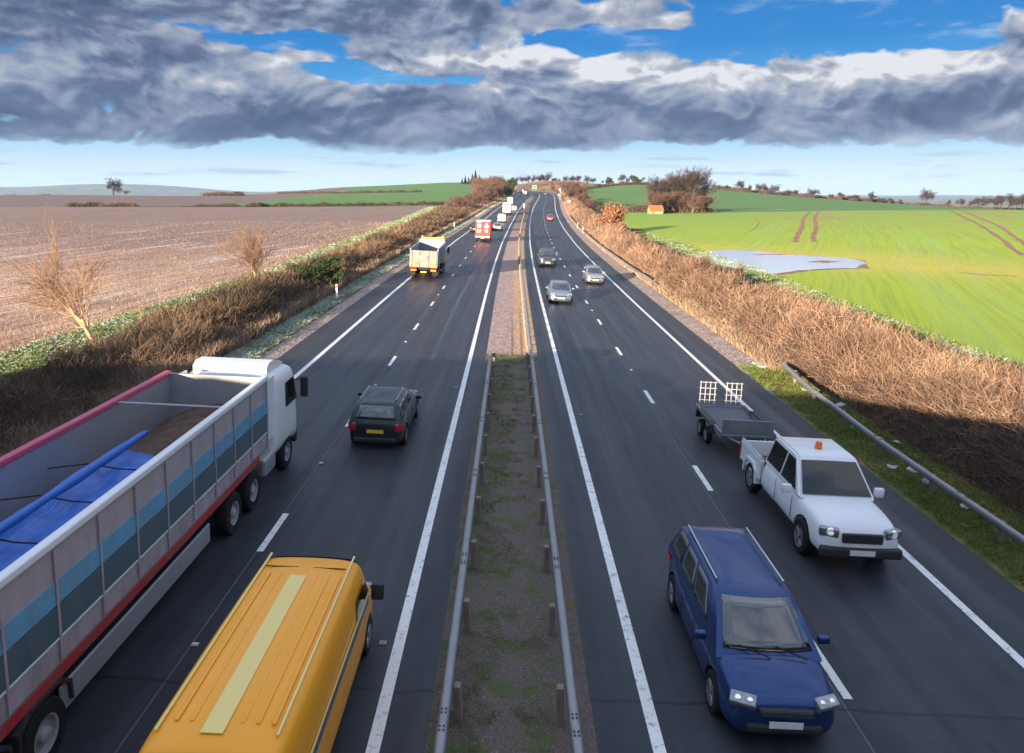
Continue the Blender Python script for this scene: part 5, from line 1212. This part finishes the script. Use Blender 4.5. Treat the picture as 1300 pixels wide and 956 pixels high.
M_pinkgrey = dirty('pinkish_grey_paint', (.40, .35, .38)); M_sky = dirty('light_blue_paint', (.12, .34, .52), .4); M_slate2 = dirty('dark_teal_paint', (.055, .11, .14)); M_redch = dirty('red_chassis', (.42, .02, .025)); M_pink = mat('red_rail_paint', (.48, .07, .13), .4)
def load_m(t, b):
    p = t.new('ShaderNodeTexCoord').outputs['Object']; f = t.noise(p, 4, 7, .7); t.put(b.inputs['Base Color'], t.ramp(f, [(.3, (.05, .03, .024)), (.6, (.14, .085, .068)), (.8, (.26, .17, .14))])); bump(t, b, f, .12, 1)
M_load = mat('brown_load', rough=1, fn=load_m)
M_tarp = mat('blue_tarpaulin', rough=.38, fn=lambda t, b: (t.put(b.inputs['Base Color'], t.mix(t.noise(t.new('ShaderNodeTexCoord').outputs['Object'], 2, 4), (.012, .07, .34), (.03, .17, .60))), bump(t, b, t.noise(t.vmath('MULTIPLY', t.new('ShaderNodeTexCoord').outputs['Object'], (3, .5, 1)), 2, 4), .06, .6)))
tw = wheel_meshes(.50, .30, .56, True)
# the big articulated tipper: origin under the middle of its trailer
l, r_ = on_road(-7.72, 12.0)
lo = empty('open_lorry', l, r_, label='long articulated lorry with a white cab and open trailer, blue sheet over its brown load', cat='lorry', group=OA)
W = 2.55; w_ = W/2; zf, zr_ = 1.35, 3.14; ya, yb_ = -7.0, 6.6
m = MB(); m.box((0, (ya+yb_)/2, zf), (W-.1, yb_-ya, .12)); m.build('trailer_floor', M_alu, lo)
for s in (-1, 1):
    wl_ = MB().box((s*(w_-.05), (ya+yb_)/2, (zf+zr_)/2), (.06, yb_-ya, zr_-zf)).build('trailer_side', M_pinkgrey if s > 0 else M_alu, lo)
    L_ = yb_-ya; cy = (ya+yb_)/2
    MB().box((s*(w_-.03), cy, zr_+.045), (.15, L_+.1, .13), bev=.03, seg=3).build('top_rail', P_white if s > 0 else M_pink, lo)
    if s > 0:
        MB().box((s*(w_-.012), cy, zr_-.72), (.024, L_-.02, .34)).build('side_band', M_sky, wl_); MB().box((s*(w_-.010), cy, zr_-1.14), (.028, L_-.02, .46)).build('side_band', M_slate2, wl_)
        MB().box((s*(w_+.002), cy, zr_-1.40), (.012, L_-.04, .03)).build('white_line', P_white, wl_)
    else: MB().box((s*(w_-.012), cy, zr_-.14), (.03, L_-.02, .28)).build('side_band', M_pink, wl_)
    MB().box((s*(w_-.10), cy-.2, zf-.16), (.12, L_-.6, .20), bev=.02).build('chassis_rail', M_redch, lo)
    MB().box((s*(w_-.08), .2, .72), (.05, 5.4, .42), bev=.02).build('side_guard', M_alu, lo)
    if s > 0:
        for y in np.arange(ya+1.1, yb_-.3, 1.13): MB().box((w_+.012, float(y), (zf+zr_)/2-.02), (.02, .045, zr_-zf-.1), bev=.006).build('side_post', M_pinkgrey, wl_)
    for y in (-5.6, -4.25, -2.9): MB().prism([(y-.62, .62), (y-.60, .95), (y-.35, 1.12), (y+.35, 1.12), (y+.60, .95), (y+.62, .62), (y+.58, .62), (y+.55, .92), (y+.32, 1.07), (y-.32, 1.07), (y-.55, .92), (y-.58, .62)], s*(w_-.36), s*(w_+.0)).build('mudguard', M_trim, lo)
MB().box((0, yb_, (zf+zr_)/2), (W, .08, zr_-zf+.1)).build('front_wall', M_alu, lo)
MB().box((0, ya, (zf+zr_)/2), (W, .08, zr_-zf)).build('tailgate', M_alu, lo)
for y in (-4, 0, 4): MB().cyl((-w_+.1, y, zr_+.02), (w_-.1, y, zr_+.02), .03, n=8).build('cross_bar', M_alu, lo) if y != 0 else None
MB().box((0, -.3, 1.1), (.9, 12, .28)).build('chassis', M_under, lo)
def heap(x0, x1, y0, y1, zb, H, seed, nx=26, ny=70, sheet=0):
    xs = np.linspace(x0, x1, nx+1); ys = np.linspace(y0, y1, ny+1); X, Y = np.meshgrid(xs, ys); s = (X-x0)/(x1-x0)
    Z = zb+H*np.clip(np.sin(PI*np.clip(s, 0, 1))**.6, 0, 1)*(.78+.22*n2(X, Y, 1.3, seed))+.03*n2(X, Y, .35, seed+1)+sheet*(.02*np.abs(np.sin(Y*3.1+2.2*X+1.5*n2(X, Y, .9, 5)))+.025*n2(X, Y, .30, 6)+.02*np.abs(n2(X, Y, .5, 9)))
    V = np.stack([X, Y, Z], -1).reshape(-1, 3); i = (np.arange(ny)[:, None]*(nx+1)+np.arange(nx)).ravel()
    return np_mesh('heap', V, np.stack([i, i+1, i+nx+2, i+nx+1], 1))
link('load', heap(-w_+.08, w_-.08, ya+.05, yb_-.05, 1.95, .55, 3), M_load, lo, smooth=True)
ts = heap(-w_+.30, w_-.55, ya+.1, 2.7, 2.04, .62, 3, sheet=1); o = link('tarpaulin', ts, M_tarp, lo, smooth=True); md = o.modifiers.new('s', 'SOLIDIFY'); md.thickness = .02
rl_ = MB().lathe([(.06, -6.8)]+[(.085+.012*math.sin(q*1.9)+.008*math.sin(q*4.3), q) for q in np.arange(-6.7, 2.9, .15)]+[(.05, 3.0)], 16, 'z').mesh('roll'); rl_.transform(Matrix.Rotation(R(-90), 4, 'X')); o = link('sheet_roll', rl_, M_tarp, lo, smooth=True); o.location = (-.10, 0, 2.86)
for y in (-6.1, -4.6, -3.1, -1.6, -.1, 1.4): MB().cyl((-w_+.08, y, 2.62), (-.5, y+.12, 2.70), .014, n=6).cyl((-.5, y+.12, 2.70), (.15, y-.05, 2.70), .014, n=6).cyl((.15, y-.05, 2.70), (w_-.08, y+.1, 2.62), .014, n=6).build('rope', M_under, lo)
for y in (-5.6, -4.25, -2.9): axle(lo, W, y, .50, tw, .34)
cabo = cab(lo, 2.5, 3.05, 7.35, 2.25, P_white, z0=.62)
MB().prism([(7.5, 3.02), (7.5, 3.20), (7.7, 3.30), (8.1, 3.30), (8.6, 3.18), (8.95, 3.04)], -.98, .98).build('roof_deflector', P_white, lo)
for s in (-1, 1): MB().box((s*1.16, 7.25, 2.2), (.06, .5, 1.7), bev=.02).build('side_fairing', P_white, lo)
MB().box((0, 6.6, .95), (1.0, 5.6, .24)).build('tractor_chassis', M_under, lo)
for y in (4.35, 5.7, 8.55): axle(lo, 2.5, y, .50, tw, .34)
for s in (-1, 1): MB().box((s*.98, 7.0, .72), (.5, .9, .5), bev=.08).build('fuel_tank', M_alu, lo)
for s in (-1, 1): MB().box((s*.9, ya-.05, 1.08), (.45, .05, .16)).build('tail_light', M_tail, lo)

# grey eight wheel tipper
M_tipgrey = mat('muddy_grey', rough=.7, fn=lambda t, b: t.put(b.inputs['Base Color'], t.mix(t.noise(t.new('ShaderNodeTexCoord').outputs['Object'], 2.5, 6, .7), (.11, .092, .085), (.27, .24, .225))))
M_tipside = mat('tipper_side', (.19, .25, .31), .5); M_cabor = mat('cab_yellow', (.75, .36, .03), .45); M_beacon = mat('orange_beacon', (.85, .20, .03), .3)
l, r_ = on_road(-7.95, 70.2)
tp = empty('tipper_truck', l, r_, label='muddy grey tipper truck with a yellow cab roof and orange lamps, driving away', cat='lorry', group=OA)
m = MB(); m.box((0, -.6, 1.25), (2.36, 6.4, .12)).build('tipper_floor', M_tipgrey, tp)
for s in (-1, 1):
    q = MB().prism([(-3.85, 1.2), (2.6, 1.2), (2.6, 2.72), (-3.6, 2.56)], s*1.18, s*1.25).build('tipper_side', M_tipside, tp)
    m = MB()
    for y in (-2.6, -1.5, -.4, .7, 1.8): m.box((s*1.275, y, 1.9), (.05, .10, 1.3), bev=.015)
    m.build('ribs', M_tipside, q); MB().box((s*1.22, -.5, 2.68), (.14, 6.2, .10), rot=(R(1.4), 0, 0), bev=.02).build('top_rail', M_tipside, tp)
MB().prism([(-3.92, 1.05), (-3.84, 1.05), (-3.62, 2.5), (-3.70, 2.5)], -1.24, 1.24).build('tailgate', M_tipgrey, tp)
m = MB()
for x in (-1.1, -.4, .4, 1.1): m.prism([(-3.98, 1.1), (-3.90, 1.1), (-3.68, 2.46), (-3.76, 2.46)], x-.06, x+.06)
m.box((0, -3.90, 1.85), (.72, .03, .5)); m.build('tailgate_ribs', M_tipgrey, tp)
MB().box((0, 2.62, 2.1), (2.5, .08, 1.8)).build('headboard', M_tipside, tp); MB().prism([(2.6, 2.95), (2.6, 3.02), (3.6, 3.10), (3.6, 3.03)], -1.2, 1.2).build('headboard_canopy', P_white, tp)
link('load', heap(-1.15, 1.15, -3.5, 2.5, 1.75, .6, 8, 16, 30), M_load, tp, smooth=True)
cab(tp, 2.5, 2.85, 2.75, 1.75, M_cabor, z0=.6)
MB().box((0, 3.4, 3.14), (1.9, .34, .18), bev=.05).build('light_bar', M_cabor, tp)
for x in (-1.02, 1.02): MB().cyl((x, 3.4, 3.05), (x, 3.4, 3.36), .13, .10, n=14).build('beacon', M_beacon, tp)
for s in (-1, 1):
    MB().box((s*.88, -3.72, .93), (.50, .10, .20), bev=.03).build('tail_light', M_tail, tp); MB().box((s*.88, -3.74, .76), (.50, .09, .12), bev=.03).build('indicator', M_amber, tp)
    MB().box((s*.82, -3.93, 1.38), (.56, .04, .20), bev=.02).build('marker_board', M_amber, tp)
    MB().box((s*1.0, -3.5, .55), (.5, .04, .5)).build('mud_flap', M_under, tp)
MB().box((0, 0, .95), (.9, 7.2, .3)).build('chassis', M_under, tp); MB().box((0, -3.78, .62), (.52, .02, .11)).build('number_plate', M_plateY, tp)
for y in (-2.75, -1.45, 1.6, 3.4): axle(tp, 2.5, y, .5, tw, .50 if y < 0 else .3)

# box lorries
def box_lorry(loc, rot, label, boxm, rearm=None, W=2.3, H=3.3, L=5.6, zf=.95, marks=None, cabp=None, roofm=None):
    e = empty('box_lorry', loc, rot, label=label, cat='lorry', group=OA); w_ = W/2
    MB().box((0, -.6, (zf+H)/2), (W, L, H-zf), bev=.05, seg=2).build('box_body', boxm, e)
    MB().box((0, -.6, H+.02), (W-.06, L-.06, .07), bev=.02).build('roof', roofm or P_white, e)
    yr = -.6-L/2
    fr_ = MB()
    for s in (-1, 1): fr_.box((s*(w_-.05), yr-.012, (zf+H)/2), (.09, .03, H-zf-.05))
    fr_.box((0, yr-.012, H-.07), (W-.2, .03, .12)); fr_.build('rear_frame', rearm or boxm, e)
    MB().box((0, yr-.02, zf-.06), (W, .10, .14), bev=.02).build('rear_sill', P_white, e)
    cab(e, W-.15, 2.5, L/2-.6+.15, 1.6, cabp or P_white, z0=.5)
    MB().box((0, -.2, .75), (.8, L+.8, .25)).build('chassis', M_under, e)
    q = wheel_meshes(.40, .26, .56, True)
    for y in (yr+1.3, L/2+.35): axle(e, W-.1, y, .40, q, .36 if y < 0 else .25)
    for s in (-1, 1): MB().box((s*(w_-.22), yr-.03, zf-.22), (.36, .06, .14), bev=.02).build('tail_light', M_tail, e)
    MB().box((0, yr-.03, zf-.24), (.52, .02, .11)).build('number_plate', M_plateY, e)
    if marks: marks(e, yr)
    return e
M_redbox = mat('red_box', (.62, .035, .025), .4)
def redmarks(e, yr):
    y = yr-.03
    MB().box((0, yr-.006, 2.1), (.03, .014, 2.1)).build('door_seam', M_under, e)
    # worn white marks on the two doors: a ring on the left one, a figure of bars on the right one, blocks under them
    m = MB()
    for k in range(20):
        a, b_ = 2*PI*k/20, 2*PI*(k+1)/20; c = (-.56, 2.45)
        for q in (0,): m.quad([(c[0]+.30*math.cos(a), y+.012, c[1]+.26*math.sin(a)), (c[0]+.30*math.cos(b_), y+.012, c[1]+.26*math.sin(b_)), (c[0]+.15*math.cos(b_), y+.012, c[1]+.12*math.sin(b_)), (c[0]+.15*math.cos(a), y+.012, c[1]+.12*math.sin(a))])
    m.box((-.72, y+.01, 2.45), (.14, .014, .52)); m.box((-.58, y+.01, 1.78), (.66, .014, .16)); m.box((-.62, y+.01, 1.54), (.50, .014, .16)); m.box((-.58, y+.01, 2.98), (.6, .014, .10))
    m.box((.55, y+.01, 2.72), (.22, .014, .24), bev=.004); m.box((.55, y+.01, 2.42), (.60, .014, .20)); m.box((.42, y+.01, 2.22), (.2, .014, .2)); m.box((.72, y+.01, 2.20), (.14, .014, .16)); m.box((.52, y+.01, 1.80), (.48, .014, .14)); m.box((.60, y+.01, 1.58), (.30, .014, .14))
    m.build('white_marks', P_white, e)
l, r_ = on_road(-5.1, 118.5); box_lorry(l, r_, 'red box lorry with white marks on its rear doors and a white roof', M_redbox, W=2.25, H=3.15, zf=.85, L=4.8, marks=redmarks)
def palemarks(e, yr):
    MB().box((0, yr-.03, 2.85), (1.5, .02, .34)).build('red_band', M_redbox, e); MB().box((0, yr-.03, 2.0), (.9, .02, .5)).build('pale_mark', M_stripe, e)
l, r_ = on_road(-4.6, 214); box_lorry(l, r_, 'cream box lorry with a red band high on its rear, further off', mat('cream_box', (.62, .52, .42), .5), W=2.2, H=3.3, marks=palemarks)
e = box_lorry(*on_road(-8.2, 470), 'white box lorry far off by the trees, entering the bend', P_white, W=2.4, H=3.6)

# white pickup with flatbed trailer
l, r_ = on_road(7.9, 18.6, False)
pk = empty('pickup_truck', l, r_, label='white double cab pickup with an orange roof beacon, towing a flat trailer', cat='pickup truck', group=OT)
h = 2.6; w_ = .93
st = [(.15, 1.06, w_*.97), (.2, 1.08, w_*.99), (.9, 1.08, w_), (1.35, 1.10, w_*.985), (2.0, 1.06, w_*.97), (2.4, .98, w_*.93), (2.6, .72, w_*.84)]
body = link('body', subdivide(loft([ring(y, zt, ww, .34) for y, zt, ww in [(-1.02, 1.05, w_*.97), (-.97, 1.08, w_*.99), (-.4, 1.08, w_)]+st]), 2), P_white, pk, smooth=True)
c2 = []
for s in (-1, 1): c = MB().cyl((s*(w_-.28), 1.68, .38), (s*(w_+.3), 1.68, .38), .45, n=40).build('cut', M_under); c.matrix_world = pk.matrix_basis; c2.append(c)
bpy.context.view_layer.update(); boolean_cut(body, c2); body.data.polygons.foreach_set('use_smooth', [True]*len(body.data.polygons)); body.data.set_sharp_from_angle(angle=R(40))
cabm = MB(); cabm.prism([(-1.0, 1.02), (-.90, 1.72), (-.78, 1.79), (.42, 1.79), (.55, 1.74), (1.32, 1.05)], -w_*.93, w_*.93)
for v in cabm.bm.verts: v.co.x *= 1-.22*max(0, (v.co.z-1.05))/.74
bmesh.ops.bevel(cabm.bm, geom=cabm.bm.edges[:], offset=.045, segments=3, affect='EDGES')
cabm.build('cab', P_white, pk, True)
xw = lambda z: w_*.93*(1-.22*max(0, z-1.05)/.74)
panel(pk, 'windscreen', [(xw(1.14)*.92, 1.235, 1.14), (-xw(1.14)*.92, 1.235, 1.14), (-xw(1.70)*.90, .60, 1.70), (xw(1.70)*.90, .60, 1.70)][::-1], .012, M_glass, bow=.02)
panel(pk, 'rear_window', [(-xw(1.2)*.85, -.975, 1.2), (xw(1.2)*.85, -.975, 1.2), (xw(1.66)*.82, -.91, 1.66), (-xw(1.66)*.82, -.91, 1.66)][::-1], .012, M_glass)
for s in (-1, 1):
    for y0_, y1_, y2_, y3_ in ((-.88, .02, .02, -.82), (.10, 1.02, .50, .10)):
        q = [(s*xw(1.14), y0_, 1.14), (s*xw(1.14), y1_, 1.14), (s*xw(1.68), y2_, 1.68), (s*xw(1.68), y3_, 1.68)]; panel(pk, 'side_window', q if s > 0 else q[::-1], .010, M_glass)
    MB().box((s*(w_+.12), 1.0, 1.16), (.22, .12, .22), bev=.04).build('door_mirror', P_white, pk, True)
    MB().box((s*.66, 2.46, .86), (.40, .16, .20), rot=(R(-10), 0, s*R(-20)), bev=.05).build('headlight', M_head, pk, True); MB().lathe([(.001, .03), (.06, .025), (.085, 0), (.085, -.04)], 18, 'z').build('lamp', M_lens, pk, True).matrix_local = Matrix.Translation((s*.66, 2.535, .885)) @ Euler((R(-75), 0, s*R(-12))).to_matrix().to_4x4()
    MB().box((s*(w_-.04), -1.82, .80), (.09, 1.62, .52), bev=.02).build('bed_side', P_white, pk); MB().cyl((s*(w_-.03), -2.6, 1.10), (s*(w_-.03), -1.05, 1.10), .03, n=8).build('bed_rail', M_chrome, pk)
    MB().box((s*(w_-.02), -2.60, .82), (.12, .06, .34), bev=.02).build('tail_light', M_tail, pk)
    MB().prism([(-2.22, .38), (-2.16, .70), (-1.95, .85), (-1.45, .85), (-1.24, .70), (-1.18, .38), (-1.26, .38), (-1.32, .66), (-1.5, .78), (-1.9, .78), (-2.08, .66), (-2.14, .38)], s*(w_-.2), s*(w_+.05)).build('wheel_arch', P_white, pk)
    m = MB()
    for yy in (1.08, .06, -.93): m.box((s*(w_+.001), yy, .78), (.008, .014, .5))
    m.build('shut_lines', M_under, body)
MB().box((0, -1.82, .62), (1.7, 1.62, .06)).build('bed_floor', M_trim, pk); MB().box((0, -2.6, .80), (1.7, .06, .50), bev=.02).build('tailgate', P_white, pk)
M_tool = mat('tools_brown', (.16, .10, .07), .8); MB().box((.25, -1.35, .80), (1.0, .5, .34), bev=.03).box((-.4, -2.0, .72), (.5, .8, .16), bev=.02).build('tool_box', M_tool, pk)
MB().box((0, 2.57, .78), (.84, .08, .20), bev=.02).build('grille', M_trim, pk); MB().box((0, 2.56, .48), (1.7, .18, .22), bev=.05).build('bumper', M_trim, pk); MB().box((0, 2.66, .50), (.52, .012, .11)).build('number_plate', M_plateW, pk)
MB().cyl((.0, .0, 1.80), (.0, .0, 1.95), .09, .07, n=14).build('beacon', M_beacon, pk)
q = wheel_meshes(.38, .25)
for y in (-1.70, 1.68):
    for s in (-1, 1): wheel(pk, s*(w_-.12), y, .38, .25, q)
pk.scale = (1.10, 1.12, 1.12)
l, r_ = on_road(7.7, 25.1, False)
tr = empty('flat_trailer', l, r_, label='low flat trailer with mesh end ramps behind the white pickup', cat='trailer', group=OT)
M_deck = mat('trailer_deck', (.08, .09, .11), .6)
MB().box((0, 0, .62), (1.75, 3.3, .08), bev=.01).build('deck', M_deck, tr)
for s in (-1, 1):
    MB().box((s*.90, 0, .70), (.06, 3.4, .20), bev=.015).build('side_rail', M_galv, tr)
    m = MB()
    for x in (.22, .40, .58, .76): m.cyl((s*x, -1.72, .66), (s*x, -1.80, 1.62), .016, n=6)
    for z in (.70, .92, 1.14, 1.36, 1.58): m.cyl((s*.16, -1.725-(z-.66)*.08, z), (s*.80, -1.725-(z-.66)*.08, z), .016, n=6)
    m.build('loading_ramp', M_grey, tr)
    MB().prism([(-.95, .5), (-.9, .78), (-.75, .86), (.75, .86), (.9, .78), (.95, .5), (.9, .5), (.86, .74), (.72, .81), (-.72, .81), (-.86, .74), (-.9, .5)], s*.84, s*1.08).build('mudguard', M_trim, tr)
    MB().box((s*.75, -1.74, .56), (.22, .05, .10)).build('tail_light', M_tail, tr)
MB().cyl((-.6, 1.65, .58), (0, 2.75, .55), .04, n=8).cyl((.6, 1.65, .58), (0, 2.75, .55), .04, n=8).build('drawbar', M_galv, tr)
MB().box((0, 1.6, .95), (1.7, .05, .5), bev=.01).build('headboard', M_galv, tr)
q = wheel_meshes(.29, .18)
for y in (-.42, .42):
    for s in (-1, 1): wheel(tr, s*.96, y, .29, .18, q)
# ------------------------------------------------------------------ the hazy air
hz = bpy.data.materials.new('haze'); hz.use_nodes = True; t = NT(hz.node_tree); t.n.clear()
pv = t.new('ShaderNodeVolumePrincipled'); pv.inputs['Color'].default_value = (.36, .60, 1.0, 1); pv.inputs['Density'].default_value = .00006; pv.inputs['Anisotropy'].default_value = .0
o_ = t.new('ShaderNodeOutputMaterial'); t.l.new(pv.outputs[0], o_.inputs['Volume'])
MB().box((0, 2900, 20), (18400, 12200, 170)).build('haze', hz, kind='stuff', label='thin blue winter haze over the far country')
